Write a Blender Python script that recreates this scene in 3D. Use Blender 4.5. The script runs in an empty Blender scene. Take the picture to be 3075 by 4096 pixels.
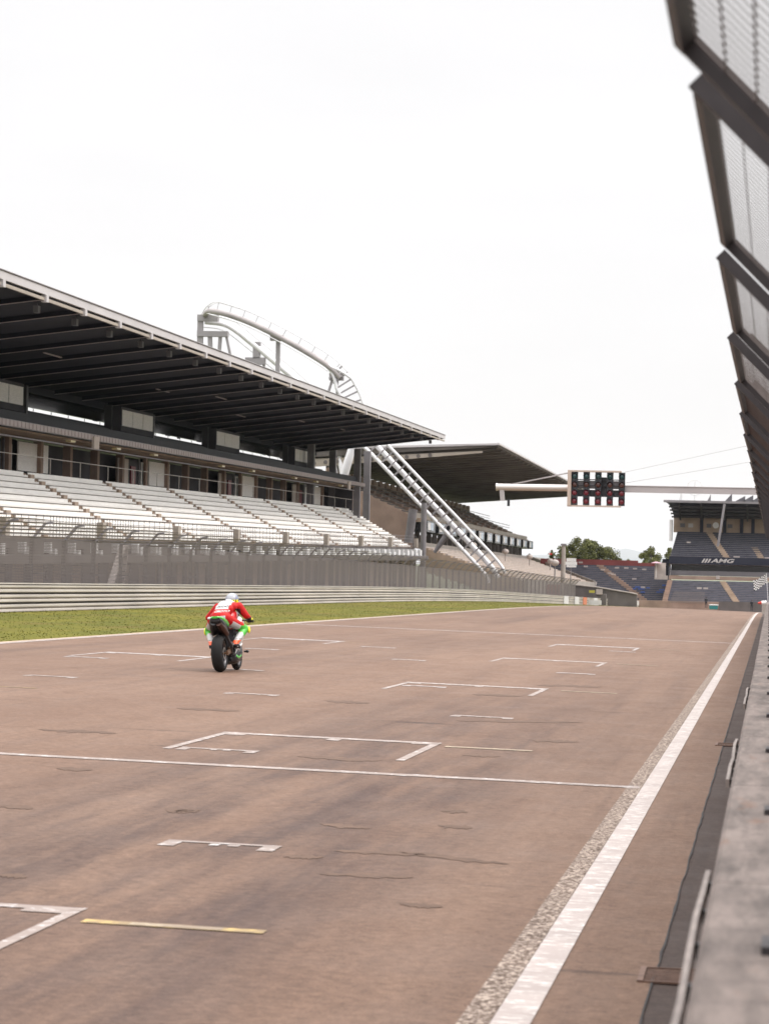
import bpy, bmesh, math, random
from mathutils import Vector, Matrix, Euler
from mathutils.bvhtree import BVHTree
random.seed(7)
V = Vector
S = bpy.context.scene
C = S.collection
PI = math.pi

# ------------------------------------------------------------------ helpers
class MB:
    """collects shapes and links them as one mesh object"""
    def __init__(s): s.v=[]; s.f=[]; s.m=[]; s.sm=[]
    def add(s, vs, fs, m=0, smooth=False):
        o=len(s.v); s.v += [tuple(v) for v in vs]
        for f in fs:
            s.f.append(tuple(i+o for i in f)); s.m.append(m); s.sm.append(smooth)
        return s
    def box(s, x0,x1,y0,y1,z0,z1, m=0):
        if x0>x1: x0,x1=x1,x0
        if y0>y1: y0,y1=y1,y0
        if z0>z1: z0,z1=z1,z0
        vs=[(x,y,z) for z in (z0,z1) for y in (y0,y1) for x in (x0,x1)]
        return s.add(vs, [(0,2,3,1),(4,5,7,6),(0,1,5,4),(2,6,7,3),(0,4,6,2),(1,3,7,5)], m)
    def beam(s, p, q, w, h, up=(0,0,1), m=0):
        p=V(p); q=V(q); d=(q-p).normalized(); u=V(up)
        if abs(d.dot(u))>.98: u=V((0,1,0)) if abs(d.y)<.9 else V((1,0,0))
        a=d.cross(u).normalized()*w/2; b=a.cross(d).normalized()*h/2
        vs=[p-a-b,p+a-b,p+a+b,p-a+b,q-a-b,q+a-b,q+a+b,q-a+b]
        return s.add(vs,[(3,2,1,0),(4,5,6,7),(0,1,5,4),(1,2,6,5),(2,3,7,6),(3,0,4,7)],m)
    def tube(s, pts, r, n=10, m=0, cap=True, smooth=True):
        pts=[V(p) for p in pts]; k=len(pts)
        rs=r if isinstance(r,(list,tuple)) else [r]*k
        rings=[]; ref=None
        for i,p in enumerate(pts):
            d=(pts[min(i+1,k-1)]-pts[max(i-1,0)]).normalized()
            if ref is None:
                ref=V((0,0,1)) if abs(d.z)<.9 else V((1,0,0))
            a=(ref-d*ref.dot(d)).normalized(); ref=a; b=d.cross(a)
            rings.append([p+(a*math.cos(2*PI*j/n)+b*math.sin(2*PI*j/n))*rs[i] for j in range(n)])
        vs=[v for rg in rings for v in rg]; fs=[]
        for i in range(k-1):
            for j in range(n):
                j2=(j+1)%n
                fs.append((i*n+j,i*n+j2,(i+1)*n+j2,(i+1)*n+j))
        s.add(vs,fs,m,smooth)
        if cap:
            s.add(rings[0],[tuple(range(n))[::-1]],m); s.add(rings[-1],[tuple(range(n))],m)
        return s
    def prism(s, pts, axis, a, b, m=0):
        """closed outline pts (2-D) pushed along axis 'x','y' or 'z' from a to b"""
        def P(p,t):
            return {'x':(t,p[0],p[1]),'y':(p[0],t,p[1]),'z':(p[0],p[1],t)}[axis]
        n=len(pts); vs=[P(p,a) for p in pts]+[P(p,b) for p in pts]
        fs=[tuple(range(n)),tuple(range(2*n-1,n-1,-1))]+[(i,i+n,(i+1)%n+n,(i+1)%n) for i in range(n)]
        return s.add(vs,fs,m)
    def sweep(s, prof, path, m=0, smooth=False):
        """profile [(side,up)] carried along a path of (x,y,z); side points right of travel"""
        k=len(path); n=len(prof); vs=[]
        for i,p in enumerate(path):
            d=(V(path[min(i+1,k-1)])-V(path[max(i-1,0)])); d.z=0; d.normalize()
            sd=V((d.y,-d.x,0))
            vs += [V(p)+sd*a+V((0,0,b)) for a,b in prof]
        fs=[(i*n+j,i*n+(j+1)%n,(i+1)*n+(j+1)%n,(i+1)*n+j) for i in range(k-1) for j in range(n)]
        s.add(vs,fs,m,smooth)
        s.add(vs[:n],[tuple(range(n))],m); s.add(vs[-n:],[tuple(range(n))[::-1]],m)
        return s
    def ball(s, c, r, m=0, seg=14, ring=9):
        rx,ry,rz = r if isinstance(r,(tuple,list)) else (r,r,r)
        vs=[(c[0],c[1],c[2]+rz)]
        for i in range(1,ring):
            t=PI*i/ring
            for j in range(seg):
                a=2*PI*j/seg
                vs.append((c[0]+rx*math.sin(t)*math.cos(a),c[1]+ry*math.sin(t)*math.sin(a),c[2]+rz*math.cos(t)))
        vs.append((c[0],c[1],c[2]-rz)); L=len(vs)-1; fs=[]
        for j in range(seg):
            fs.append((0,1+j,1+(j+1)%seg)); b=1+(ring-2)*seg
            fs.append((L,b+(j+1)%seg,b+j))
        for i in range(ring-2):
            for j in range(seg):
                a=1+i*seg; fs.append((a+j,a+seg+j,a+seg+(j+1)%seg,a+(j+1)%seg))
        return s.add(vs,fs,m,True)
    def lathe(s, prof, c, axis='x', n=32, m=0, smooth=True):
        """profile [(along,radius)] turned round an axis through c; closed loop"""
        vs=[]; k=len(prof)
        for j in range(n):
            a=2*PI*j/n
            for t,r in prof:
                u,w=r*math.cos(a),r*math.sin(a)
                vs.append({'x':(c[0]+t,c[1]+u,c[2]+w),'y':(c[0]+w,c[1]+t,c[2]+u),'z':(c[0]+u,c[1]+w,c[2]+t)}[axis])
        fs=[(j*k+i,j*k+(i+1)%k,((j+1)%n)*k+(i+1)%k,((j+1)%n)*k+i) for j in range(n) for i in range(k)]
        return s.add(vs,fs,m,smooth)
    def mesh(s, name, mats, off=(0,0,0)):
        me=bpy.data.meshes.new(name); o=V(off)
        me.from_pydata([tuple(V(v)-o) for v in s.v],[],s.f)
        for mt in (mats if isinstance(mats,(list,tuple)) else [mats]): me.materials.append(mt)
        me.polygons.foreach_set('material_index',s.m)
        me.polygons.foreach_set('use_smooth',s.sm)
        me.update(); return me
    def build(s, name, mats, parent=None, fix=True):
        off=(0,0,0)
        if parent is not None:
            off=parent['base'] if 'base' in parent else (0,0,0)
        me=s.mesh(name,mats,off)
        if fix and len(s.f)<60000:
            bm=bmesh.new(); bm.from_mesh(me); bmesh.ops.recalc_face_normals(bm,faces=bm.faces); bm.to_mesh(me); bm.free()
        o=bpy.data.objects.new(name,me); C.objects.link(o)
        if parent is not None:
            o.parent=parent
            if 'base' in parent: o['base']=parent['base']
        return o

def tag(o,label=None,cat=None,group=None,kind=None):
    if label: o['label']=label
    if cat: o['category']=cat
    if group: o['group']=group
    if kind: o['kind']=kind
    return o
def thing(name,label,cat,loc=(0,0,0),group=None):
    o=bpy.data.objects.new(name,None); C.objects.link(o); o.location=loc
    o['base']=tuple(float(a) for a in loc); o.empty_display_size=.3
    return tag(o,label,cat,group)
def structure(mb,name,mats,label=None):
    o=mb.build(name,mats); return tag(o,label,kind='structure')
def copy_tree(o,parent=None):
    c=o.copy(); C.objects.link(c); c.parent=parent
    for ch in list(o.children): copy_tree(ch,c)
    return c

# ------------------------------------------------------------------ materials
def mat(name, rgb, rough=.7, metal=0., var=.0, scale=3., stretch=(1,1,1), bump=0., bscale=40., spec=.5, coat=0.):
    m=bpy.data.materials.new(name); m.use_nodes=True; nt=m.node_tree; N=nt.nodes; L=nt.links
    b=N['Principled BSDF']; b.inputs['Roughness'].default_value=rough; b.inputs['Metallic'].default_value=metal
    b.inputs['Specular IOR Level'].default_value=spec
    if coat: b.inputs['Coat Weight'].default_value=coat
    b.inputs['Base Color'].default_value=(*rgb,1)
    if var or bump:
        tc=N.new('ShaderNodeTexCoord'); mp=N.new('ShaderNodeMapping'); mp.inputs['Scale'].default_value=stretch
        L.new(tc.outputs['Object'],mp.inputs['Vector'])
    if var:
        n=N.new('ShaderNodeTexNoise'); n.inputs['Scale'].default_value=scale; n.inputs['Detail'].default_value=6
        L.new(mp.outputs[0],n.inputs['Vector'])
        r=N.new('ShaderNodeMapRange'); r.inputs['From Min'].default_value=.3; r.inputs['From Max'].default_value=.7
        r.inputs['To Min'].default_value=1-var; r.inputs['To Max'].default_value=1+var
        L.new(n.outputs['Fac'],r.inputs['Value'])
        x=N.new('ShaderNodeVectorMath'); x.operation='SCALE'; x.inputs[0].default_value=rgb
        L.new(r.outputs[0],x.inputs['Scale']); L.new(x.outputs[0],b.inputs['Base Color'])
    if bump:
        n2=N.new('ShaderNodeTexNoise'); n2.inputs['Scale'].default_value=bscale; n2.inputs['Detail'].default_value=4
        L.new(mp.outputs[0],n2.inputs['Vector'])
        bp=N.new('ShaderNodeBump'); bp.inputs['Strength'].default_value=bump; bp.inputs['Distance'].default_value=.02
        L.new(n2.outputs['Fac'],bp.inputs['Height']); L.new(bp.outputs[0],b.inputs['Normal'])
    return m

def node_noise(nt,vec,scale,detail=6,rough=.55):
    n=nt.nodes.new('ShaderNodeTexNoise'); n.inputs['Scale'].default_value=scale
    n.inputs['Detail'].default_value=detail; n.inputs['Roughness'].default_value=rough
    nt.links.new(vec,n.inputs['Vector']); return n.outputs['Fac']
def node_map(nt,vec,scale,loc=(0,0,0),rot=(0,0,0)):
    n=nt.nodes.new('ShaderNodeMapping'); n.inputs['Scale'].default_value=scale; n.inputs['Location'].default_value=loc
    n.inputs['Rotation'].default_value=rot
    nt.links.new(vec,n.inputs['Vector']); return n.outputs[0]
def node_range(nt,val,a,b,c,d):
    n=nt.nodes.new('ShaderNodeMapRange')
    for k,v in zip(('From Min','From Max','To Min','To Max'),(a,b,c,d)): n.inputs[k].default_value=v
    nt.links.new(val,n.inputs['Value']); return n.outputs[0]
def node_mix(nt,fac,a,b):
    n=nt.nodes.new('ShaderNodeMix'); n.data_type='RGBA'
    for k,v in ((0,fac),(6,a),(7,b)):
        if hasattr(v,'is_linked'): nt.links.new(v,n.inputs[k])
        elif k==0: n.inputs[0].default_value=v
        else: n.inputs[k].default_value=(*v,1)
    return n.outputs[2]
def node_math(nt,op,a,b=None):
    n=nt.nodes.new('ShaderNodeMath'); n.operation=op
    for i,v in enumerate((a,b)):
        if v is None: continue
        if hasattr(v,'is_linked'): nt.links.new(v,n.inputs[i])
        else: n.inputs[i].default_value=v
    return n.outputs[0]

def asphalt_mat(name, base, dark, light, rough=.7, launch=False):
    m=bpy.data.materials.new(name); m.use_nodes=True; nt=m.node_tree; N=nt.nodes; L=nt.links
    b=N['Principled BSDF']; b.inputs['Specular IOR Level'].default_value=.13
    tc=N.new('ShaderNodeTexCoord').outputs['Object']
    # lengthways rubber bands laid by cars, breaking up along the way
    lane=node_noise(nt,node_map(nt,tc,(.42,.012,.3)),1.,4,.6)
    lane2=node_noise(nt,node_map(nt,tc,(2.6,.05,.3),(5,3,0)),1.,6,.65)
    pat=node_noise(nt,node_map(nt,tc,(.5,.07,.2),(31,7,0)),1.,7,.62)
    blot=node_noise(nt,node_map(nt,tc,(1.6,.8,.3),(2,9,0)),1.,8,.7)
    grain=node_noise(nt,tc,80.,4,.75)
    grit=node_noise(nt,tc,14.,5,.75)
    c=node_mix(nt,node_range(nt,pat,.36,.66,0,1),base,light)
    c=node_mix(nt,node_math(nt,'MULTIPLY',node_range(nt,lane,.5,.68,0,.5),node_range(nt,lane2,.36,.62,.2,1)),c,dark)
    streak=node_noise(nt,node_map(nt,tc,(5.5,.16,.3),(8,2,0)),1.,6,.7)
    c=node_mix(nt,node_range(nt,streak,.54,.76,0,.4),c,dark)
    c=node_mix(nt,node_range(nt,blot,.56,.76,0,.28),c,dark)
    if launch:   # rubber laid down by starts, along the column of grid boxes
        sx=N.new('ShaderNodeSeparateXYZ'); L.new(tc,sx.inputs[0])
        ln=node_noise(nt,node_map(nt,tc,(2.2,.16,.3),(3,5,0)),1.,7,.65)
        bnd=node_math(nt,'MULTIPLY',node_range(nt,sx.outputs['X'],-1.9,-2.7,0,1),node_range(nt,sx.outputs['X'],-6.3,-4.6,0,1))
        far=node_range(nt,sx.outputs['Y'],48,22,0,1)
        c=node_mix(nt,node_math(nt,'MULTIPLY',node_math(nt,'MULTIPLY',bnd,far),node_range(nt,ln,.38,.64,.08,.72)),c,(.044,.029,.028))
    # crosswise joints and scuffs
    cr=node_noise(nt,node_map(nt,tc,(.55,2.4,.3),(11,4,0)),1.,6,.62)
    msk=node_noise(nt,node_map(nt,tc,(.35,.3,.3),(1,44,0)),1.,3,.5)
    scuff=node_math(nt,'MULTIPLY',node_range(nt,cr,.60,.72,0,1),node_range(nt,msk,.50,.62,0,.75))
    c=node_mix(nt,scuff,c,tuple(x*.55 for x in dark))
    sc=node_math(nt,'MULTIPLY',node_range(nt,grain,.3,.7,.66,1.34),node_range(nt,grit,.3,.7,.70,1.30))
    x=N.new('ShaderNodeVectorMath'); x.operation='SCALE'; L.new(c,x.inputs[0]); L.new(sc,x.inputs['Scale'])
    L.new(x.outputs[0],b.inputs['Base Color'])
    L.new(node_range(nt,blot,.3,.7,rough-.08,rough+.1),b.inputs['Roughness'])
    bp=N.new('ShaderNodeBump'); bp.inputs['Strength'].default_value=.35; bp.inputs['Distance'].default_value=.006
    L.new(grain,bp.inputs['Height']); L.new(bp.outputs[0],b.inputs['Normal'])
    return m

def paint_mat(name, paint, road, wear, coarse=9., stretch=(1,1,1), lo=.45, hi=.6):
    """road paint, worn through to the asphalt in speckles"""
    m=bpy.data.materials.new(name); m.use_nodes=True; nt=m.node_tree; N=nt.nodes; L=nt.links
    b=N['Principled BSDF']; b.inputs['Roughness'].default_value=.7; b.inputs['Specular IOR Level'].default_value=.15
    tc=N.new('ShaderNodeTexCoord').outputs['Object']; mp=node_map(nt,tc,stretch)
    f=node_range(nt,node_noise(nt,mp,coarse,6,.7),lo,hi,1,0)
    f=node_math(nt,'MULTIPLY',f,wear)
    d=node_range(nt,node_noise(nt,tc,2.2,4),.3,.7,.86,1.05)
    c=node_mix(nt,f,paint,road)
    x=N.new('ShaderNodeVectorMath'); x.operation='SCALE'; L.new(c,x.inputs[0]); L.new(d,x.inputs['Scale'])
    L.new(x.outputs[0],b.inputs['Base Color'])
    return m

def mesh_mat(name, rgb, pitch, fill, vpitch, vfill):
    """woven wire: opaque strands, clear holes, in object space (z up the screen, y along it)"""
    m=bpy.data.materials.new(name); m.use_nodes=True; nt=m.node_tree; N=nt.nodes; L=nt.links
    b=N['Principled BSDF']; b.inputs['Base Color'].default_value=(*rgb,1); b.inputs['Roughness'].default_value=.6
    tc=N.new('ShaderNodeTexCoord').outputs['Object']
    sp=N.new('ShaderNodeSeparateXYZ'); L.new(tc,sp.inputs[0])
    def strand(axis,p,f):
        fr=node_math(nt,'FRACT',node_math(nt,'MULTIPLY',sp.outputs[axis],1/p))
        return node_math(nt,'LESS_THAN',fr,f)
    h=strand('Z',pitch,fill); v=strand('Y',vpitch,vfill)
    o=node_math(nt,'MAXIMUM',h,v)
    L.new(o,b.inputs['Alpha'])
    return m

def foliage_mat(name, a, b_):
    m=bpy.data.materials.new(name); m.use_nodes=True; nt=m.node_tree; N=nt.nodes; L=nt.links
    b=N['Principled BSDF']; b.inputs['Roughness'].default_value=.65; b.inputs['Specular IOR Level'].default_value=.25
    g=N.new('ShaderNodeNewGeometry')
    r=g.outputs['Random Per Island']
    tc=N.new('ShaderNodeTexCoord').outputs['Object']
    n=node_noise(nt,tc,.55,3)
    f=node_math(nt,'ADD',node_math(nt,'MULTIPLY',r,.5),node_range(nt,n,.35,.65,0,.5))
    L.new(node_mix(nt,f,a,b_),b.inputs['Base Color'])
    return m

M={}
M['track']=asphalt_mat('track_asphalt',(.143,.087,.061),(.072,.046,.038),(.174,.110,.078),launch=True)
M['pit']=asphalt_mat('dark_asphalt',(.052,.036,.031),(.033,.024,.022),(.068,.049,.042))
M['service']=asphalt_mat('service_asphalt',(.09,.065,.052),(.06,.045,.04),(.11,.082,.067))
M['paint']=paint_mat('white_road_paint',(.70,.69,.695),(.17,.11,.08),.8,9.,(1,1,1),.54,.70)
M['paint_pit']=paint_mat('white_line_paint_with_tyre_marks',(.84,.81,.78),(.28,.22,.20),.8,3.2,(2.6,7.5,1),.53,.68)
M['paint_worn']=paint_mat('old_white_paint',(.43,.35,.29),(.085,.052,.037),1.,36.,(1.,.8,1),.475,.565)
M['paint_yellow']=paint_mat('faded_yellow_paint',(.46,.33,.13),(.19,.14,.10),.8,5.,(1,1,1),.5,.65)
M['paint_cream']=paint_mat('faded_cream_paint',(.45,.38,.27),(.17,.12,.095),.7,6.,(1,1,1),.5,.7)
M['paint_thin']=paint_mat('thin_worn_paint',(.46,.43,.42),(.17,.12,.10),.7,9.,(1,1,1),.45,.62)
M['aisle']=mat('worn_aisle_concrete',(.42,.32,.25),.85,var=.15,scale=.6)
M['duct']=mat('weathered_duct',(.24,.20,.18),.6,var=.25,scale=6)
M['rust']=mat('rusty_iron',(.16,.095,.07),.7,.3,var=.3,scale=20)
M['tar']=mat('tar',(.018,.015,.015),.6,spec=.2)
M['concrete']=mat('concrete',(.34,.30,.27),.85,var=.22,scale=.8,bump=.2)
M['concrete_dark']=mat('dark_concrete',(.12,.105,.10),.85,var=.25,scale=.5)
M['step']=mat('brown_concrete_step',(.27,.19,.13),.85,var=.2,scale=.6)
M['bench']=mat('white_bench_plastic',(.90,.87,.835),.45,var=.06,scale=.7)
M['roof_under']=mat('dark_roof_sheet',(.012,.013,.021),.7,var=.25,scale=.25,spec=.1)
M['roof_top']=mat('roof_cladding',(.30,.29,.30),.5,var=.12,scale=.4)
M['fascia']=mat('pale_grey_fascia',(.50,.47,.475),.5,var=.08,scale=.3)
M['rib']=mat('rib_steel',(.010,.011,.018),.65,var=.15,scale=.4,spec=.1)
M['ribedge']=mat('rib_flange',(.36,.30,.29),.55)
M['steel_grey']=mat('grey_painted_steel',(.22,.205,.215),.5,.2,var=.12,scale=1.)
M['steel_dark']=mat('dark_steel',(.045,.042,.046),.55,.2,var=.2,scale=1.2)
M['seat_dark']=mat('dark_seat_plastic',(.011,.012,.018),.55,var=.2,scale=.8,spec=.1)
M['glass_dark']=mat('dark_glass',(.012,.014,.016),.12,0)
M['wall_brown']=mat('brown_column_concrete',(.30,.21,.165),.8,var=.2,scale=.5)
M['wall_pale']=mat('pale_concourse_wall',(.50,.43,.38),.8,var=.12,scale=.5)
M['wall_grey']=mat('grey_concourse_wall',(.085,.08,.088),.8,var=.2,scale=.3,spec=.1)
M['door_red']=mat('dark_red_door',(.17,.012,.02),.5)
M['white']=mat('white_paint',(.80,.79,.78),.5,var=.05,scale=1.)
M['blind']=mat('slatted_blind',(.88,.83,.80),.6,var=.12,scale=2.,stretch=(1,1,12))
M['lampglass']=mat('warm_lamp_glass',(.75,.62,.32),.3)
M['coaster']=mat('white_coaster_steel',(.78,.77,.79),.4,.1,var=.1,scale=.6)
M['coaster_tube']=mat('grey_coaster_tube',(.34,.31,.305),.45,.1,var=.15,scale=.5)
M['coaster_dark']=mat('coaster_bracket',(.32,.30,.31),.55,.1)
M['tan']=mat('tan_concrete',(.36,.27,.20),.85,var=.2,scale=.5)
M['stand_seat']=mat('brown_grey_seat',(.10,.078,.07),.7,var=.25,scale=.6)
M['bleacher']=mat('pale_bleacher',(.46,.40,.37),.7,var=.2,scale=.7)
M['roof_brown']=mat('corrugated_brown_roof',(.125,.112,.102),.7,var=.25,scale=.3,spec=.1)
M['truss']=mat('pale_truss_beam',(.36,.31,.26),.6,var=.1,scale=.5)
M['screen_blue']=mat('pale_blue_window',(.38,.50,.64),.2)
M['seat_blue']=mat('slate_blue_seat',(.098,.102,.130),.6,var=.22,scale=.9,spec=.1)
M['seat_navy']=mat('navy_seat',(.052,.056,.076),.6,var=.22,scale=.9,spec=.1)
M['riser']=mat('seat_riser',(.19,.165,.165),.8,var=.2,scale=.8)
M['navy']=mat('navy_fascia',(.028,.030,.045),.5,var=.1,scale=.6,spec=.1)
M['black']=mat('black_glazing',(.008,.009,.012),.25)
M['mid_grey']=mat('grey_cladding',(.12,.115,.125),.6,var=.12,scale=.5)
M['red_wall']=mat('dull_red_wall',(.22,.045,.042),.7,var=.15,scale=.4)
M['letters']=mat('pale_lettering',(.50,.47,.46),.4)
M['galv']=mat('galvanised_rail',(.56,.515,.47),.45,.25,var=.16,scale=.8,stretch=(1,.25,1))
M['galv_white']=mat('white_painted_rail',(.60,.585,.58),.5,.0,var=.1,scale=.8)
M['galv_dark']=mat('rail_post',(.05,.042,.042),.6,.3)
M['orange']=mat('orange_panel',(.55,.16,.07),.5)
M['mesh']=mesh_mat('wire_screen',(.108,.088,.080),.057,.72,.2,.35)
M['mesh_thin']=mesh_mat('thin_wire_screen',(.20,.172,.16),.13,.36,.3,.2)
M['fence_frame']=mat('fence_frame_steel',(.040,.034,.036),.5,.35,var=.25,scale=7.)
M['fence_arm']=mat('fence_arm_steel',(.048,.040,.037),.5,.3,var=.3,scale=6.)
M['wire']=mat('weathered_wire',(.10,.08,.075),.5,.5)
M['hill']=mat('wooded_hill',(.035,.05,.03),.9,var=.3,scale=.004)
M['terrain']=mat('terrain_grass',(.09,.105,.035),.9,var=.3,scale=.05)
M['bark']=mat('bark',(.07,.05,.035),.9,var=.2,scale=3)
M['leaf']=foliage_mat('leaf_dark_green',(.040,.048,.013),(.165,.165,.045))
M['leaf2']=foliage_mat('leaf_light_green',(.055,.065,.017),(.19,.19,.06))
M['leaf3']=foliage_mat('conifer_needles',(.018,.034,.016),(.06,.085,.03))
M['lens_green']=mat('green_lamp_lens',(.008,.045,.052),.25,coat=.5)
M['lens_amber']=mat('amber_lamp_lens',(.075,.022,.018),.3,coat=.5)
M['lens_red']=mat('red_lamp_lens',(.17,.012,.028),.3,coat=.5)
M['housing']=mat('black_lamp_housing',(.022,.022,.028),.5)
M['gantry']=mat('pale_gantry_paint',(.42,.385,.39),.45,var=.06,scale=.8)
M['gantry_tube']=mat('silver_gantry_tube',(.62,.575,.55),.3,.35)
M['frame_tan']=mat('sunbleached_frame',(.50,.40,.34),.5)

# pit wall concrete with rust runs and stains
def wall_mat():
    m=bpy.data.materials.new('stained_pit_wall'); m.use_nodes=True; nt=m.node_tree; N=nt.nodes; L=nt.links
    b=N['Principled BSDF']; b.inputs['Roughness'].default_value=.8
    tc=N.new('ShaderNodeTexCoord').outputs['Object']
    a=node_noise(nt,node_map(nt,tc,(8,1.1,6)),1.,7,.65); bb=node_noise(nt,node_map(nt,tc,(13,1.5,4),(3,3,0)),1.,5,.6)
    g=node_noise(nt,tc,60.,3); ru=node_noise(nt,node_map(nt,tc,(9,2.2,9),(8,1,2)),1.,4)
    c=node_mix(nt,node_range(nt,a,.38,.62,0,1),(.078,.060,.052),(.185,.146,.128))
    c=node_mix(nt,node_range(nt,bb,.56,.72,0,.8),c,(.23,.185,.163))
    c=node_mix(nt,node_range(nt,ru,.62,.74,0,.55),c,(.17,.085,.05))
    x=N.new('ShaderNodeVectorMath'); x.operation='SCALE'; L.new(c,x.inputs[0]); L.new(node_range(nt,g,.2,.8,.85,1.15),x.inputs['Scale'])
    L.new(x.outputs[0],b.inputs['Base Color'])
    return m
M['pit_wall']=wall_mat()

def grass_mat():
    m=bpy.data.materials.new('mown_grass'); m.use_nodes=True; nt=m.node_tree; N=nt.nodes; L=nt.links
    b=N['Principled BSDF']; b.inputs['Roughness'].default_value=.9; b.inputs['Specular IOR Level'].default_value=.1
    tc=N.new('ShaderNodeTexCoord').outputs['Object']
    a=node_noise(nt,node_map(nt,tc,(.5,.16,.3)),1.,6,.6); f=node_noise(nt,tc,5.,4,.7); w=node_noise(nt,node_map(nt,tc,(.32,.12,.3),(9,2,0)),1.,5,.65)
    c=node_mix(nt,node_range(nt,a,.35,.65,0,1),(.072,.078,.010),(.132,.118,.016))
    c=node_mix(nt,node_range(nt,w,.5,.7,0,.7),c,(.14,.09,.03))
    c=node_mix(nt,node_range(nt,f,.5,.8,0,.5),c,(.068,.078,.011))
    L.new(c,b.inputs['Base Color']); return m
M['grass']=grass_mat()

# ------------------------------------------------------------------ ground
def drop(y):
    if y<160: return 0.
    if y<280: return -3.2e-5*(y-160)**2
    return -3.2e-5*120**2-.00768*(y-280)
def gz(x,y):
    return -.0124*y-.02*max(-62,min(x,6))+drop(y)
YS=list(range(-40,20,2))+list(range(20,120,4))+list(range(120,481,6))
def sheet(x0,x1,name,m,dz=0.,y0=-40,y1=480,nx=2,label=None,ys=None):
    b=MB(); ys=[y for y in (ys or YS) if y0<=y<=y1]
    xs=[x0+(x1-x0)*i/(nx-1) for i in range(nx)]
    vs=[(x,y,gz(x,y)+dz) for y in ys for x in xs]
    fs=[(j*nx+i,j*nx+i+1,(j+1)*nx+i+1,(j+1)*nx+i) for j in range(len(ys)-1) for i in range(nx-1)]
    b.add(vs,fs); return structure(b,name,m,label)
# base terrain to the horizon
b=MB(); xs=[-9000,-2500,-700,-250,-110,-62,-40,-26,-10,6,40,120,400,1500,6000]; ys=[-900,-250,-60]+list(range(-30,481,15))+[520,600,760,1000,1600,3000,6000,12000]
def tz(x,y):
    yy=min(max(y,-60),480); z=gz(x,yy)-.12
    if y>480: z-=min((y-480)*.03,60)
    return z
vs=[(x,y,tz(x,y)) for y in ys for x in xs]; n=len(xs)
b.add(vs,[(j*n+i,j*n+i+1,(j+1)*n+i+1,(j+1)*n+i) for j in range(len(ys)-1) for i in range(n-1)])
structure(b,'terrain',M['terrain'])
sheet(-16.45,-.50,'race_track',M['track'],0,nx=5)
sheet(-.50,.36,'wall_foot_asphalt',M['pit'],-.004)
sheet(.36,14,'pit_lane',M['service'],-.004)
sheet(-25.55,-16.62,'grass_verge',M['grass'],-.01,nx=5)
sheet(-16.62,-16.45,'verge_edging',M['tan'],-.002)
sheet(-43.2,-25.55,'service_road',M['service'],-.004,nx=4)
# grass blades on the verge: uncountable, one object
def blades():
    b=MB(); rnd=random.Random(3); vs=[]; fs=[]
    for i in range(24000):
        y=55+270*rnd.random()**1.5; x=rnd.uniform(-25.5,-16.66)
        h=rnd.uniform(.012,.034)*(1.6 if x<-24.9 else 1); w=rnd.uniform(.012,.03); a=rnd.random()*PI; z=gz(x,y)-.012
        k=len(vs); dx,dy=math.cos(a)*w,math.sin(a)*w
        vs += [(x-dx,y-dy,z),(x+dx,y+dy,z),(x+rnd.uniform(-.03,.03),y+rnd.uniform(-.03,.03),z+h)]
        fs.append((k,k+1,k+2))
    b.add(vs,fs); o=b.build('grass_blades',M['blade'],fix=False)
    return tag(o,'short green and straw grass covering the verge','grass',kind='stuff')
M['blade']=foliage_mat('grass_blade',(.074,.082,.010),(.132,.118,.017))
blades()

# painted markings: sheets 4-6 mm proud
def strip(b,p,q,w,side=0,dz=.005,step=4.,m=0):
    """flat painted line from p to q (x,y); w wide, on ground"""
    p=V((*p,0)); q=V((*q,0)); d=q-p; n=max(1,int(d.length/step)); d.normalize(); s=V((d.y,-d.x,0))*w/2
    vs=[]
    for i in range(n+1):
        c=p.lerp(q,i/n)+s*side
        for t in (c-s,c+s): vs.append((t.x,t.y,gz(t.x,t.y)+dz))
    b.add(vs,[(2*i,2*i+1,2*i+3,2*i+2) for i in range(n)],m)
def line_obj(name,m,segs,label=None):
    b=MB()
    for s_ in segs: strip(b,*s_)
    return structure(b,name,m,label)
line_obj('pit_side_line',M['paint_pit'],[((-1.03,-30),(-1.03,478),.165)])
line_obj('worn_pit_side_line',M['paint_worn'],[((-1.182,-30),(-1.182,478),.13,0,.0045)])
line_obj('track_edge_line',M['paint'],[((-16.28,-30),(-16.28,478),.22)])
line_obj('start_line',M['paint'],[((-16.16,24.82),(-1.13,24.97),.24)])
line_obj('timing_line',M['paint_thin'],[((-16.16,92.0),(-1.13,93.6),.5)])
def slot(x0,x1,y,yb,name='grid_slot',m='paint',w=.10):
    w=.07 if y<20 else .09
    wf=max(.12,.0095*y)
    line_obj(name,M[m],[((x0,y),(x1,y),wf),((x0+w/2,y-w/2),(x0+w/2,yb),w),((x1-w/2,y-w/2),(x1-w/2,yb),w),
       ((x1-.30,y-.5*wf-.06),(x1-w,y-.5*wf-.06),.13)])
    if y>20: line_obj('grid_slot_mark',M[m],[((x0+(x1-x0)*.5,y-.5*wf-.12),(x0+(x1-x0)*.56,y-.5*wf-.12),.3),((x0+w,y-.5*wf-.1),(x0+.3,y-.5*wf-.1),.2)])
for k,y in enumerate((14.08,29.88,46.5,63.5,79.8)):
    slot(-6.0 if k<2 else -6.15,-3.55 if k<2 else -3.7,y,y-3.05,m='paint' if k<4 else 'paint_thin')
    line_obj('grid_stop_line',M['paint_yellow' if k==0 else 'paint_cream'],[((-3.45,y-.42),(-2.5,y-.42),.20 if k else .13)])
    if k==0: line_obj('grid_stop_line',M['paint_cream'],[((-3.2,y-.42),(-2.72,y-.42),.10,0,.0062)])
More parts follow.
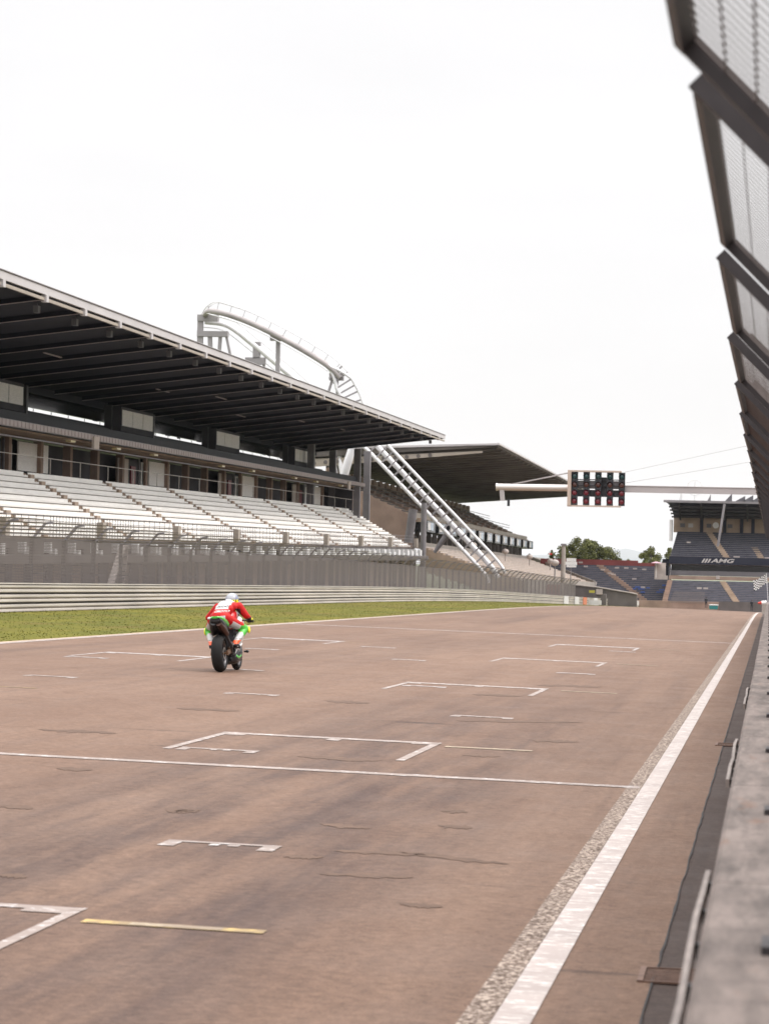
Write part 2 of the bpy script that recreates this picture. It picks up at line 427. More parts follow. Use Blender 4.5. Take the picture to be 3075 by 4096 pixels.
for k,y in enumerate((5.9,22.2,38.2,54.4,71.6)):
    if k in (1,): continue
    slot(-13.4,-11.15,y,y-3.1,m='paint' if k<3 else 'paint_thin')
    line_obj('grid_stop_line',M['paint_yellow'],[((-11.05,y-.4),(-10.3,y-.4),.09)])
def bracket(x0,x1,y,m='paint',w=None):
    w=max(.08,.0052*y)
    kk=.11 if y<30 else .14
    line_obj('rider_slot_bracket',M[m],[((x0,y),(x1,y),w),((x0+.055,y-.03),(x0+.055,y-.34),kk),((x1-.055,y-.03),(x1-.055,y-.34),kk),
        ((x0+(x1-x0)*.40,y-.12),(x0+(x1-x0)*.49,y-.12),.10),((x0+(x1-x0)*.56,y-.12),(x0+(x1-x0)*.66,y-.12),.10)])
for x0,x1,y,m in ((-3.95,-3.18,17.9,'paint'),(-5.86,-5.06,27.1,'paint'),(-4.14,-3.34,36.2,'paint'),(-7.84,-7.08,39.4,'paint'),(-11.58,-10.78,42.0,'paint'),
   (-8.06,-7.35,58.8,'paint_thin'),(-9.9,-9.02,48.6,'paint'),(-4.21,-3.45,55.2,'paint_thin'),(-4.3,-3.6,75.0,'paint_thin'),(-11.84,-11.1,61.6,'paint_thin'),(-10.08,-9.23,67.7,'paint_thin'),
   (-13.3,-12.5,51.0,'paint_thin'),(-6.0,-5.3,45.2,'paint_thin')):
    bracket(x0,x1,y,m)
# scuffs and patched seams lying across the track
M['scuff']=paint_mat('rubber_scuff',(.088,.054,.040),(.134,.081,.054),1.,9.,(1.6,5,1),.38,.60)
rnd=random.Random(21)
for (x0,y0,x1,y1) in [(-2.82, 17.87, -2.2, 17.92), (-2.68, 16.46, -2.11, 16.54), (-2.02, 15.21, -1.77, 15.16), (-2.4, 20.08, -2.13, 20.06), (-2.53, 21.36, -2.31, 21.42), (-4.61, 26.69, -3.75, 26.68), (-4.47, 20.11, -4.21, 20.07), (-5.64, 19.73, -5.35, 19.62), (-7.83, 28.72, -6.94, 28.82), (-6.25, 38.42, -5.59, 38.42), (-3.22, 19.7, -2.82, 19.57), (-3.07, 17.34, -2.81, 17.4), (-4.39, 20.07, -4.22, 20.19), (-3.99, 34.96, -2.39, 36.03), (-2.67, 31.4, -2.14, 31.6), (-7.54, 34.44, -6.71, 34.57), (-4.62, 43.0, -3.83, 43.25), (-3.13, 28.31, -2.74, 28.32), (-4.02, 48.12, -2.92, 48.74), (-2.41, 18.05, -1.63, 17.64), (-4.4, 15.43, -4.22, 15.37), (-6.22, 23.52, -5.89, 23.54)]:
    b=MB(); vs=[]; n=14; wy=.0030*((y0+y1)/2)**1.35
    for i in range(n+1):
        t=i/n; e=math.sin(PI*min(1,max(0,t)))**.5; x=x0+(x1-x0)*t; y=y0+(y1-y0)*t+rnd.uniform(-.3,.3)*wy
        h=wy*e*rnd.uniform(.45,1.1); vs += [(x,y-h,gz(x,y-h)+.003),(x,y+h,gz(x,y+h)+.003)]
    b.add(vs,[(2*i,2*i+2,2*i+3,2*i+1) for i in range(n)]); structure(b,'tyre_scuff',M['scuff'])
# ragged tar joint between the track and the strip along the wall
b=MB(); rnd=random.Random(12); vs=[]; y=-5.; k=0
while y<200:
    w=rnd.uniform(.002,.009); x=-.50+rnd.uniform(-.006,.006); vs += [(x-w,y,gz(x,y)+.004),(x+w,y,gz(x,y)+.004)]; y+=rnd.uniform(.12,.4)*(1+y/40 if y>0 else 1); k+=1
b.add(vs,[(2*i,2*i+1,2*i+3,2*i+2) for i in range(k-1)]); structure(b,'tar_joint',M['tar'])
# drain grates beside the wall
def grate(x,y,label):
    t=thing('drain_grate',label,'drain',(x,y,gz(x,y)),'drain grates at the foot of the pit wall')
    b=MB(); z=gz(x,y)+.004
    for a in (-.14,.14): b.box(x+a-.014,x+a+.014,y-.22,y+.22,z,z+.012)
    for a in (-.22,.206): b.box(x-.125,x+.125,y+a,y+a+.014,z,z+.011)
    b.build('frame',M['rust'],t)
    b=MB()
    for i in range(7): b.box(x-.125,x+.125,y-.185+i*.056,y-.165+i*.056,z-.002,z+.006)
    b.build('grating',M['rust'],t)
    b=MB(); b.box(x-.13,x+.13,y-.21,y+.21,z-.003,z-.0005); b.build('pit',M['black'],t)
grate(-.42,12.98,'rusty slotted drain grate at the wall foot nearest the camera')
grate(-.44,32.5,'smaller looking drain grate further along the pit wall foot')

# ------------------------------------------------------------------ pit wall and its fence (right edge)
wl=thing('pit_wall','stained grey concrete pit wall running along the right edge of the track','wall',(0,0,0))
b=MB()
for i in range(52):
    y0=-12+i*4.; y1=y0+3.988
    prof=[(-.15,-.3),(-.15,.985),(-.135,1.0),(.26,1.0),(.275,.985),(.275,-.3)]
    vs=[(x,y,z-.0124*y) for y in (y0,y1) for x,z in prof]; n=6
    b.add(vs,[tuple(range(6)),tuple(range(11,5,-1))]+[(j,j+6,(j+1)%6+6,(j+1)%6) for j in range(6)])
b.build('concrete_body',M['pit_wall'],wl)
def duct(y0,y1,label):
    t=thing('cable_duct',label,'cable duct',(-.2,y0,1-.0124*y0),'cable ducts clipped to the pit wall')
    b=MB(); n=8
    b.sweep([(-.008,-.03),(.008,-.03),(.008,.01),(-.008,.01)],[(-.180+.002*math.sin(i*1.9),y0+(y1-y0)*i/n,.93-.0124*(y0+(y1-y0)*i/n)+.012*math.sin(i*1.3)) for i in range(n+1)])
    b.build('channel',M['duct'],t)
    y=y0+.2
    while y<y1: b=MB(); b.box(-.172,-.149,y,y+.05,.885-.0124*y,.925-.0124*y); b.build('bracket',M['steel_dark'],t); y+=.75
duct(3.2,9.0,'long pale cable duct on the near edge of the pit wall')
duct(13.2,17.0,'short pale cable duct further along the pit wall')
duct(22,26.0,'small distant pale cable duct on the pit wall')

fn=thing('debris_fence','dark steel debris fence with overhanging mesh panels above the pit wall','fence',(0,0,0))
def canopy_mesh(thin=1.):
    fr=MB(); wr=MB()
    # local: origin at inner (low) edge near end; a = across slope up to the track, y = along
    Lp=3.4; Wd=.52; th=math.radians(45); ca,sa=-math.cos(th),math.sin(th)
    def P(a,y,nrm=0): return V((a*ca-nrm*sa*-1*0+nrm*(-sa),y,a*sa-nrm*math.cos(th)*1))
    def bm(a0,y0,a1,y1,w,h,m):  m.beam(P(a0,y0),P(a1,y1),w,h,up=V((sa,0,-ca)))
    bm(Wd,.06,Wd,Lp,.032,.05,fr)
    bm(0,0,0,Lp,.05,.085,fr)
    bm(.026,.02,Wd+.03,.02,.04,.048,fr); bm(.026,Lp-.02,Wd-.017,Lp-.02,.04,.048,fr)
    y=.09
    while y<Lp-.06:
        wr.tube([P(.02,y,-.01),P(Wd-.02,y,-.01)],.003*thin,5,cap=False); y+=.095
    for a in (.10,.20,.30,.40): wr.tube([P(a,.05,-.013),P(a,Lp-.05,-.013)],.003*thin,5,cap=False)
    return fr.mesh('panel_frame',M['fence_frame']),wr.mesh('wire_mesh',M['wire'])
frm,wrm=canopy_mesh()
_,wrm_thin=canopy_mesh(.62)
def obj(name,me,parent,loc=(0,0,0),rot=(0,0,0)):
    o=bpy.data.objects.new(name,me); C.objects.link(o); o.parent=parent; o.location=loc; o.rotation_euler=rot; return o
postm=MB(); postm.box(-.05,.05,-.035,.035,0,1.78); postm.box(-.152,.10,-.10,.10,0,.022)
postm.box(-.12,-.05,-.012,.012,.02,.16); postm=postm.mesh('fence_post',M['fence_frame'])
armm=MB(); armm.beam((0,0,0),(-.30,0,.30),.04,.035,up=(.7,0,.7)); armm=armm.mesh('support_arm',M['fence_arm'])
tr=-.0124
for k in range(42):
    y0=2.9+4.*k-(.0 if k else .0); pitch=math.atan(tr)
    ue=.214 if k==0 else min(.245,.162+.0036*y0)+.003*math.sin(k*2.3)
    ze=3.03
    # low edge sits Wd down the 45 degree slope
    px=-ue+.52*math.cos(PI/4); pz=ze-.52*math.sin(PI/4)
    f=obj('canopy_panel',frm,fn,(px,y0,pz),(0,0,-.003 if k else 0))
    obj('wire_mesh',wrm if k==0 or k>3 else wrm_thin,f)
    yp=y0+3.62
    zt=1.0+tr*yp
    p=obj('post',postm,fn,(.15,yp,zt),(0,0,0)); p.scale.z=(ze-.40-zt)/1.78
    obj('arm',armm,p,(.02,0,1.86))
# woven screen between the posts
b=MB(); b.add([(.14,-1,1.05+.01),(.14,168,1.05+tr*168),(.14,168,2.58+tr*168),(.14,-1,2.62)],[(0,1,2,3)]); b.build('lower_screen',M['mesh_thin'],fn)

# ------------------------------------------------------------------ left barrier
def barrier_xy(y):
    return -25.75 if y<255 else -25.75+ (y-255)**2*1.05e-4
path=[]
y=40.
while y<500:
    x=barrier_xy(y); path.append((x,y,gz(x,y))); y+= 6 if y<240 else 4
gr=thing('guardrail','long triple stacked steel guardrail between the grass verge and the fence','guardrail',(0,0,0))
def wbeam(z0):
    # W profile, front towards the track (+side)
    pr=[(-.03,0),(.07,.012),(.11,.03),(.11,.085),(.07,.105),(-.02,.14),(.07,.175),(.11,.195),(.11,.25),(.07,.268),(-.03,.28)]
    back=[(a-.018,c) for a,c in pr][::-1]
    return [(a,c+z0) for a,c in pr+back]
for i,z0 in enumerate((-.03,.31,.65)):
    b=MB(); b.sweep(wbeam(z0),path[:-1]); b.build('rail',M['galv'],gr)
b=MB()
b.sweep([(-.03,.945),(.13,.945),(.13,.985),(-.03,.985)],path[:-1]); b.build('top_cap',M['galv'],gr)
b=MB(); b.sweep([(-.075,-.05),(-.06,-.05),(-.06,.94),(-.075,.94)],path[:-1]); b.build('gap_shade_sheet',M['galv_dark'],gr)  # dark sheet added behind the rails to stand in for shade in the gaps
for p in path[:80]:
    b=MB(); b.box(p[0]-.22,p[0]-.09,p[1]-.05,p[1]+.05,p[2]-.2,p[2]+.93); b.build('post',M['galv_dark'],gr)
# white painted stretches and an orange panel, bolted to the face
def face_panel(y0,y1,m,name,z0=0.,z1=.99,off=.15):
    b=MB(); pts=[]; y=y0
    while y<=y1+1e-6: pts.append((barrier_xy(y),y,gz(barrier_xy(y),y))); y+=(y1-y0)/max(1,int((y1-y0)/4))
    b.sweep([(off-.03,z0),(off,z0),(off,z1),(off-.03,z1)],pts); return b.build(name,m,gr)
face_panel(362,367.5,M['orange'],'orange_panel')
face_panel(335,341,M['galv_white'],'white_panel'); face_panel(350,356,M['galv_white'],'white_panel'); face_panel(378,384,M['galv_white'],'white_panel'); face_panel(404,410,M['galv_white'],'white_panel')
face_panel(432,498,M['galv_white'],'white_panel',.2,1.0)
# low white block on the grass by the rail
t=thing('distance_board','low white board lying on the grass before the far guardrail','board',(-24.2,372,gz(-24.2,372)))
b=MB(); z=gz(-24.2,372); b.box(-24.6,-22.6,371.8,372.2,z+.05,z+.62); b.build('panel',M['galv_white'],t)
b=MB(); b.box(-24.4,-24.3,371.9,372.1,z-.1,z+.05); b.box(-22.9,-22.8,371.9,372.1,z-.1,z+.05); b.build('feet',M['galv_dark'],t)

cf=thing('catch_fence','tall grey wire catch fence on cranked posts behind the long guardrail','fence',(0,0,0))
ys=[70+4.68*k for k in range(64)]
b=MB(); vs=[]
for y in ys:
    x=barrier_xy(y)-1.2; z=gz(x,y); vs += [(x,y,z+.35),(x,y,z+2.62)]
b.add(vs,[(2*i,2*i+2,2*i+3,2*i+1) for i in range(len(ys)-1)]); b.build('wire_screen',M['mesh'],cf)
b=MB(); vs=[]
for y in ys:
    x=barrier_xy(y)-1.2; z=gz(x,y); vs += [(x,y,z+2.62),(x+.55,y,z+3.3)]
b.add(vs,[(2*i,2*i+2,2*i+3,2*i+1) for i in range(len(ys)-1)]); b.build('overhang_screen',M['mesh_thin'],cf)
pm=MB(); pm.box(-.07,.07,-.07,.07,-.2,2.6); pm=pm.mesh('post',M['steel_dark'])
am=MB(); am.beam((0,0,2.55),(.5,0,3.15),.09,.08,up=(0,1,0)); am.beam((.5,0,3.15),(.8,0,3.2),.08,.07,up=(0,1,0)); am=am.mesh('cranked_arm',M['steel_grey'])
for k,y in enumerate(ys):
    x=barrier_xy(y)-1.3; p=obj('post',pm,cf,(x,y,gz(x,y))); obj('cranked_arm',am,p)
b=MB()
for h in (2.62,1.3): b.tube([(barrier_xy(y)-1.24,y,gz(barrier_xy(y)-1.2,y)+h) for y in ys],.014,6)
b.build('cable',M['steel_dark'],cf)
# access ladder behind the fence
t=thing('access_ladder','grey access ladder standing behind the catch fence, left of the motorcycle','ladder',(-28.6,119.3,gz(-28.6,119.3)))
z=gz(-28.6,119.3); b=MB(); b.beam((-29.3,118.6,z),(-29.0,120.6,z+2.6),.1,.30,up=(1,0,0)); b.beam((-29.3,121.6,z),(-29.0,121.4,z+2.6),.1,.16,up=(1,0,0)); b.build('stringers',M['bleacher'],t)
b=MB()
for i in range(8):
    f=i/8+.05; b.beam((-29.3+.3*f,118.6+2*f,z+2.6*f),(-29.3+.3*f,121.6-.2*f,z+2.6*f),.12,.07)
b.build('rungs',M['steel_dark'],t)

# ------------------------------------------------------------------ main grandstand
GY0,GY1=104.,333.
gs=thing('main_grandstand','long grandstand with white bench rows under a dark cantilever roof','grandstand',(0,0,0))
FX=-40.; BX=-56.
zf,zb=15.45,13.62
def roofz(x): return zf+(zb-zf)*(x-FX)/(BX-FX)
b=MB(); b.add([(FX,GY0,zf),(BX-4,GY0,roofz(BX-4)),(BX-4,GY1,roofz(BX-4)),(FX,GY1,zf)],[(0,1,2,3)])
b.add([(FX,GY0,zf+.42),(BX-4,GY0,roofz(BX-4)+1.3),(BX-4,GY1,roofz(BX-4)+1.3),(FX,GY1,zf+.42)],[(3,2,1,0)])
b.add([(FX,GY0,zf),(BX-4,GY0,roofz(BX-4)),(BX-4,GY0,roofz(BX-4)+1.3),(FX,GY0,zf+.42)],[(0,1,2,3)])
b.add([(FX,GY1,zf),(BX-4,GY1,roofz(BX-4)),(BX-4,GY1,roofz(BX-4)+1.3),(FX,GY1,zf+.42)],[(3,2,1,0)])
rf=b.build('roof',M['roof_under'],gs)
b=MB(); b.box(FX+.02,FX+.16,GY0,GY1,zf-.02,zf+.44); b.build('fascia',M['fascia'],rf)
b=MB(); b.tube([(FX+.18,GY0,zf+.46),(FX+.18,GY1,zf+.46)],.05,6); b.build('gutter_pipe',M['steel_grey'],rf)
b=MB(); b.box(FX-.02,FX+.10,GY0,GY1,zf-.34,zf-.17); b.build('edge_rail',M['truss'],rf)
ribs=[146.37+8.6*k-43 for k in range(27)]
for y in ribs:
    if y<GY0 or y>GY1: continue
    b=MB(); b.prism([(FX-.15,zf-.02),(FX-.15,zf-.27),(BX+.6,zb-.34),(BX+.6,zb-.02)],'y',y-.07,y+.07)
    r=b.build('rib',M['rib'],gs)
    b=MB(); b.beam((FX-.1,y,zf-.29),(BX+.6,y,zb-.36),.14,.03,up=(0,0,1)); b.build('flange',M['ribedge'],r)
    b=MB(); b.box(FX-.1,FX+.22,y-.24,y+.24,zf-.42,zf-.04); b.build('bracket',M['fascia'],r)
for i,y in enumerate(ribs):
    if y<GY0 or y>GY1-6: continue
    b=MB(); b.box(FX-1.5,FX-1.2,y+3.2,y+3.7,zf-.72,zf-.32); l=b.build('floodlight',M['mid_grey'],gs)
    b=MB(); b.box(FX-1.38,FX-1.32,y+3.4,y+3.5,zf-.32,zf-.06); b.build('hanger',M['steel_dark'],l)
for y in (176,214,228,252,268,290):   # purlin strips
    b=MB(); x=FX-6-(y*7%5); b.beam((x,y,roofz(x)-.2),(x,y+4.4,roofz(x)-.2),.16,.06); b.build('light_strip',M['ribedge'],gs)
b=MB(); b.box(BX-.10,BX+.18,GY0,GY1,zb-.55,zb-.02); b.build('rear_beam',M['rib'],gs)
# rear wall with an open slot, booths and piers
b=MB(); b.box(BX-.9,BX-.75,GY0,GY1-4,12.1,13.35); b.build('rear_wall',M['glass_dark'],gs)
b=MB(); b.box(BX-.9,BX-.7,GY0,GY1-4,9.3,11.36); b.build('rear_parapet',M['seat_dark'],gs)
for k in range(-2,3):
    y0=222.4+42.*k-(2.6 if k==1 else 0)
    if y0<GY0-10: continue
    ww=12. if k!=2 else 10
    b=MB(); b.box(-54.9,-53.9,y0,y0+ww,11.15,13.2); bo=b.build('commentary_booth',M['wall_grey'],gs)
    b=MB(); 
    for j in range(3): b.box(-53.9,-53.86,y0+.35+j*(ww-.5)/3,y0+.15+(j+1)*(ww-.5)/3,11.62,12.95)
    b.build('window',M['blind'],bo)
    for yy in (y0-.6,y0+ww+3.2):
        b=MB(); b.box(-55.2,-54.6,yy,yy+.5,9.4,13.3); b.build('pier',M['steel_dark'],gs)
for k in range(-2,3):   # open-slot clutter: rail posts and glazing bars
    b=MB(); y=GY0+2
    pass
b=MB(); y=GY0
while y<GY1-5:
    b.box(-56.6,-56.56,y,y+.06,11.36,12.12); y+=5.3
b.build('slot_posts',M['steel_dark'],gs)
b=MB(); rnd=random.Random(5)
y=GY0
while y<GY1-8:
    w=rnd.uniform(.8,3.); h=rnd.uniform(.03,.2)**1.3; b.box(-56.45,-56.35,y,y+w,11.3,11.36+h); 
    if rnd.random()<.35: b.box(-56.45,-56.35,y,y+w*.6,12.1-rnd.uniform(.05,.2),12.12)
    y+=w+rnd.uniform(.2,1.)
b.build('slot_clutter',M['seat_dark'],gs)
# upper deck seats
for i in range(6):
    x0=-50.4-.95*i; z0=9.72+.30*i
    b=MB(); b.box(x0-.95,x0,GY0,GY1-1.5,z0-.3,z0)
    b.box(x0-.62,x0-.5,GY0,GY1-2,z0,z0+.42); b.build('upper_seat_row',M['seat_dark'],gs)
b=MB(); b.box(-50.15,-49.95,GY0,GY1-1.2,9.78,10.42); pf=b.build('deck_parapet',M['seat_dark'],gs)
b=MB(); b.box(-56.8,-49.7,GY0,GY1-1,9.30,9.42); b.box(-50.0,-49.6,GY0,GY1-1,9.30,9.78); b.build('deck_slab',M['steel_grey'],gs)
b=MB(); vs=[]; y=GY0; k=0
while y<GY1-1:
    x=-49.55+(.05 if k%4 in (1,2) else 0); vs += [(x,y,9.34),(x,y,9.74)]; y+=.42 if k%2 else .05; k+=1
b.add(vs,[(2*i,2*i+2,2*i+3,2*i+1) for i in range(k-1)]); b.build('deck_edge_slats',M['ribedge'],gs)
b=MB(); b.box(-53.9,-50.2,GY0,GY1-1,9.18,9.28); b.build('concourse_ceiling',M['step'],gs)
for j,y in enumerate((192,206,219,247,262,286,300,318)):
    b=MB(); b.box(-50.6,-50.2,y,y+1.3,9.02,9.17); b.build('ceiling_lamp',M['lampglass'],gs)
b=MB(); b.tube([(-50.3,GY0,8.78),(-50.3,GY1-1,8.78)],.06,6); b.build('service_pipe',M['steel_grey'],gs)
for y in (195.5,318):
    b=MB(); b.box(-49.55,-49.35,y,y+1.5,8.7,9.6); b.build('wall_box',M['wall_pale'],gs)
# concourse wall
b=MB(); b.box(-55.3,-55.1,GY0,GY1-1,6.1,9.2); b.build('concourse_wall',M['wall_grey'],gs)
b=MB(); b.box(-55.1,-51.2,GY0,GY1-1,6.0,6.15); b.build('concourse_floor',M['concrete_dark'],gs)
for i,y in enumerate(ribs):
    yy=y+7.7
    if GY0<yy<GY1-3:
        b=MB(); b.box(-54.3,-53.7,yy-.35,yy+.35,6.15,9.18); b.build('column',M['wall_brown'],gs)
for k in range(-2,3):
    y0=222.3+42.*k
    if y0<GY0: continue
    def pan(a,b_,z0,z1,m,name,x=-54.0):
        bb=MB(); bb.box(x-.12,x,y0+a,y0+b_,z0,z1); return bb.build(name,M[m],gs)
    pan(0,3.6,6.15,8.9,'wall_pale','wall_panel'); pan(3.6,7.2,6.15,8.9,'wall_grey','wall_panel',-54.1)
    pan(4.4,6.0,6.2,8.35,'door_red','door',-53.95)
    pan(7.6,10.6,6.15,9.1,'steel_grey','door_surround'); pan(8.1,9.3,6.2,8.8,'white','glass_door',-53.93)
    pan(11.4,19.6,6.9,9.0,'blind','roller_shutter')
    pan(-34.2,-31.4,6.15,9.1,'wall_grey','door_surround'); pan(-33.6,-32.6,6.2,8.7,'white','glass_door',-53.93)
# cable handrail in front of the concourse
b=MB(); b.tube([(-51.15,GY0,7.72),(-51.15,GY1,7.72)],.03,6)
y=GY0
while y<GY1: b.box(-51.2,-51.14,y,y+.06,6.6,7.72); y+=8.6
hr=b.build('handrail',M['galv'],gs)
# white bench rows with aisles
aisles=[184.48-22.65*k for k in range(4)]+[184.48+22.65*k for k in range(1,7)]
aisles.sort()
for i in range(10):
    z0=2.02+.46*i; x0=-43.7-.8*i; yend=GY1-.2*i*0
    b=MB(); b.box(x0-.8,x0,GY0,yend,z0-.5 if i else -5,z0); rw=b.build('step_row',M['step'],gs)
    b=MB(); y=GY0+.3
    for a in aisles+[yend+.8]:
        y1=a-.55
        if y1>y+.5:
            b.box(x0-.58,x0-.52,y,y1,z0+.02,z0+.43); b.box(x0-.52,x0-.2,y,y1,z0+.06,z0+.20)
        y=a+.55
    b.build('bench',M['bench'],rw)
for a in aisles:
    if a>GY1: continue
    b=MB()
    for i in range(10):
        z0=2.02+.46*i; x0=-43.7-.8*i
        b.box(x0-.40,x0-.02,a-.5,a+.5,z0,z0+.26); b.box(x0-.72,x0-.45,a-.5,a-.3,z0,z0+.33)
    b.build('aisle_steps',M['aisle'],gs)
# plinth, balustrade and lower seats
b=MB(); b.box(-43.68,-43.3,GY0,GY1,-6,1.98); b.build('plinth',M['concrete_dark'],gs)
b=MB(); y=GY0
while y<GY1: b.box(-43.3,-43.05,y,y+.7,-6,1.4); y+=4.3
b.build('buttresses',M['steel_dark'],gs)
rnd=random.Random(8); y=GY0
while y<GY1-3:
    w=rnd.uniform(1.5,3.2); b=MB(); b.box(-43.28,-43.2,y,y+w,-4.5,rnd.uniform(.2,1.0)); b.build('plinth_panel',M['tan'],gs); y+=w+rnd.uniform(.8,3.)
b=MB(); y=GY0
while y<GY1-1:
    b.box(-43.05,-43.02,y,y+.03,2.0,3.35); y+=.75 if int(y/22.65)%2 else 1.6
for z in (2.2,2.6,3.0,3.35): b.box(-43.05,-43.02,GY0,GY1-1,z,z+.03)
b.build('balustrade',M['steel_grey'],gs)
y=GY0
while y<GY1:
    b=MB(); b.box(-43.12,-42.7,y,y+.9,1.98,3.1); b.build('gate_block',M['truss'],gs); y+=22.65
y=GY0+2
while y<GY1-2:
    b=MB(); b.box(-42.4,-42.0,y,y+.5,1.1,1.75); b.build('lower_seat',M['white'],gs)
    b=MB(); b.box(-42.4,-42.1,y+1.4,y+2.1,1.0,1.5+.2*math.sin(y)); b.build('lower_seat',M['white'],gs); y+=5.6 if y<230 else 3.9
b=MB(); b.box(-43.0,-41.6,GY0,GY1,.5,1.0); b.build('lower_ledge',M['concrete_dark'],gs)
# end columns of the stand
for y,x in ((328.6,-50.),(336.8,-50.),(312.5,-53.),(332,-53.6)):
    b=MB(); b.box(x-.4,x+.4,y-.4,y+.4,-5,13.9); b.build('end_column',M['steel_grey'],gs)
b=MB(); b.box(-55.2,-51.,GY1-1.3,GY1-1.1,6,9.3); b.build('end_wall',M['wall_grey'],gs)

# ------------------------------------------------------------------ roller coaster between the stands
rc=thing('roller_coaster','pale steel roller coaster arching over the grandstand roof and diving between the stands','roller coaster',(-50,341,gz(-50,341)))
def spline(pts,n=10):
    out=[]; P=[V(p) for p in pts]; P=[P[0]*2-P[1]]+P+[P[-1]*2-P[-2]]
    for i in range(1,len(P)-2):
        for j in range(n):
            t=j/n; a,b_,c,d=P[i-1:i+3]
            out.append(.5*((2*b_)+(-a+c)*t+(2*a-5*b_+4*c-d)*t*t+(-a+3*b_-3*c+d)*t**3))
    out.append(P[-2]); return out
YR=341.
arc=spline([(-73.3,346,31.1),(-71.2,YR,31.6),(-67.5,YR,30.7),(-63.5,YR,29.0),(-58.9,YR,26.6),(-55.2,YR,24.2),(-53.1,YR,21.4),(-52.0,YR,18.6),(-51.0,YR,16.2),(-49.1,YR,14.3),(-44.4,YR,9.6),(-39.6,YR,4.8),(-34.9,YR,0.0),(-33.8,YR,-1.6)],12)
k0=next(i for i,p in enumerate(arc) if p.z<24.6 and p.x>-56)
k1=next(i for i,p in enumerate(arc) if p.z<15)
b=MB(); b.tube(arc[:k0+6],.35,10); b.build('spine_tube',M['coaster_tube'],rc)
def rails(path,off,width,r,mb,dz=V((0,0,0))):
    out=[[],[]]
    for i,p in enumerate(path):
        d=(path[min(i+1,len(path)-1)]-path[max(i-1,0)]).normalized()
        nrm=V((-d.z,0,d.x))
        for s_ in (0,1):
            out[s_].append(p+nrm*off+V((0,(s_-.5)*width,0)))
    for o_ in out: mb.tube(o_,r,6)
    return out
b=MB(); o1=rails(arc[:k0+6],1.25,1.1,.06,b); o2=rails(arc[:k0],-.55,.9,.06,b); b.build('running_rail',M['coaster'],rc)
b=MB()
for i in range(0,len(o1[0]),5):
    b.beam(o1[0][i],o1[1][i],.06,.06); b.beam((o1[0][i]+o1[1][i])/2,arc[i],.05,.06,up=(0,1,0))
b.build('tie',M['coaster_dark'],rc)
# dive: twin rails seen flat on with cross ties
b=MB(); tw=1.15
for s_ in (-1,1):
    q=[]
    for i in range(k0-2,len(arc)):
        d=(arc[min(i+1,len(arc)-1)]-arc[max(i-1,0)]).normalized(); nrm=V((-d.z,0,d.x))
        f=min(1,max(.12,(i-k0+2)/10)); q.append(arc[i]+nrm*s_*tw*f+V((0,-.1*s_,0)))
    b.tube(q,.24 if s_<0 else .19,8)
b.build('dive_rail',M['coaster'],rc)
b=MB(); 
q=[p+V((0,.75,0)) for p in arc[k1-6:]]; b.tube(q,.34,8); b.build('dive_spine',M['coaster'],rc)
b=MB(); acc=0
for i in range(k0,len(arc)-1):
    acc+=(arc[i+1]-arc[i]).length
    if acc>(.95 if i>k1 else .8):
        acc=0; d=(arc[i+1]-arc[i]).normalized(); nrm=V((-d.z,0,d.x)); b.beam(arc[i]-nrm*tw,arc[i]+nrm*tw,.2,.12,up=(0,1,0))
b.build('dive_tie',M['coaster_dark'],rc)
# lower returning tube
low=spline([(-73.0,346,30.7),(-70.0,346,30.2),(-66.6,346,27.8),(-63.3,346,25.2),(-60.2,346,22.6),(-57.5,346,19.8),(-55.6,346,16),(-54.0,345,9)],8)
b=MB(); b.tube(low,.36,10); b.build('return_tube',M['coaster'],rc)
b=MB(); b.tube([p+V((.5,0,.75)) for p in low],.06,6); b.tube([p+V((-.5,0,-.7)) for p in low],.06,6); b.build('return_rail',M['coaster'],rc)
# trestles
b=MB(); b.box(-73.6,-72.9,344,344.6,20,31.3); b.box(-73.6,-69.6,343.8,344.8,28.6,29.3); b.box(-73.6,-70.9,343.8,344.8,30.6,31.4)
b.beam((-72,344.3,29),(-71.0,344.3,12),.5,.6,up=(0,1,0)); b.beam((-70.6,344.3,29),(-71.3,344.3,12),.4,.5,up=(0,1,0)); b.beam((-69.9,344.3,29),(-67.3,344.3,18),.3,.35,up=(0,1,0)); b.beam((-73.2,344.3,29),(-73.8,344.3,20),.3,.35,up=(0,1,0))
b.build('trestle',M['coaster_dark'],rc)
b=MB(); b.box(-66.6,-65.7,345.8,346.6,26.0,28.1); b.box(-67.6,-65.0,345.8,346.6,25.2,26.1); b.box(-67.6,-67.3,345.8,346.6,16,25.3); b.beam((-65.2,346.2,25.3),(-64.8,346.2,16),.3,.3,up=(0,1,0)); b.build('trestle',M['coaster_dark'],rc)
b=MB(); b.box(-62.9,-62.4,342,342.6,16,28.6); b.box(-63.6,-62.0,341.5,342.5,28.0,28.7); b.build('trestle',M['coaster_dark'],rc)
b=MB(); b.beam((-55.3,341.6,23.6),(-57.2,341.6,17),.28,.3,up=(0,1,0)); b.beam((-54.8,341.6,23.6),(-54.8,341.6,16),.28,.3,up=(0,1,0)); b.box(-55.8,-54.0,341.2,342,23.0,23.9); b.build('trestle',M['coaster_dark'],rc)
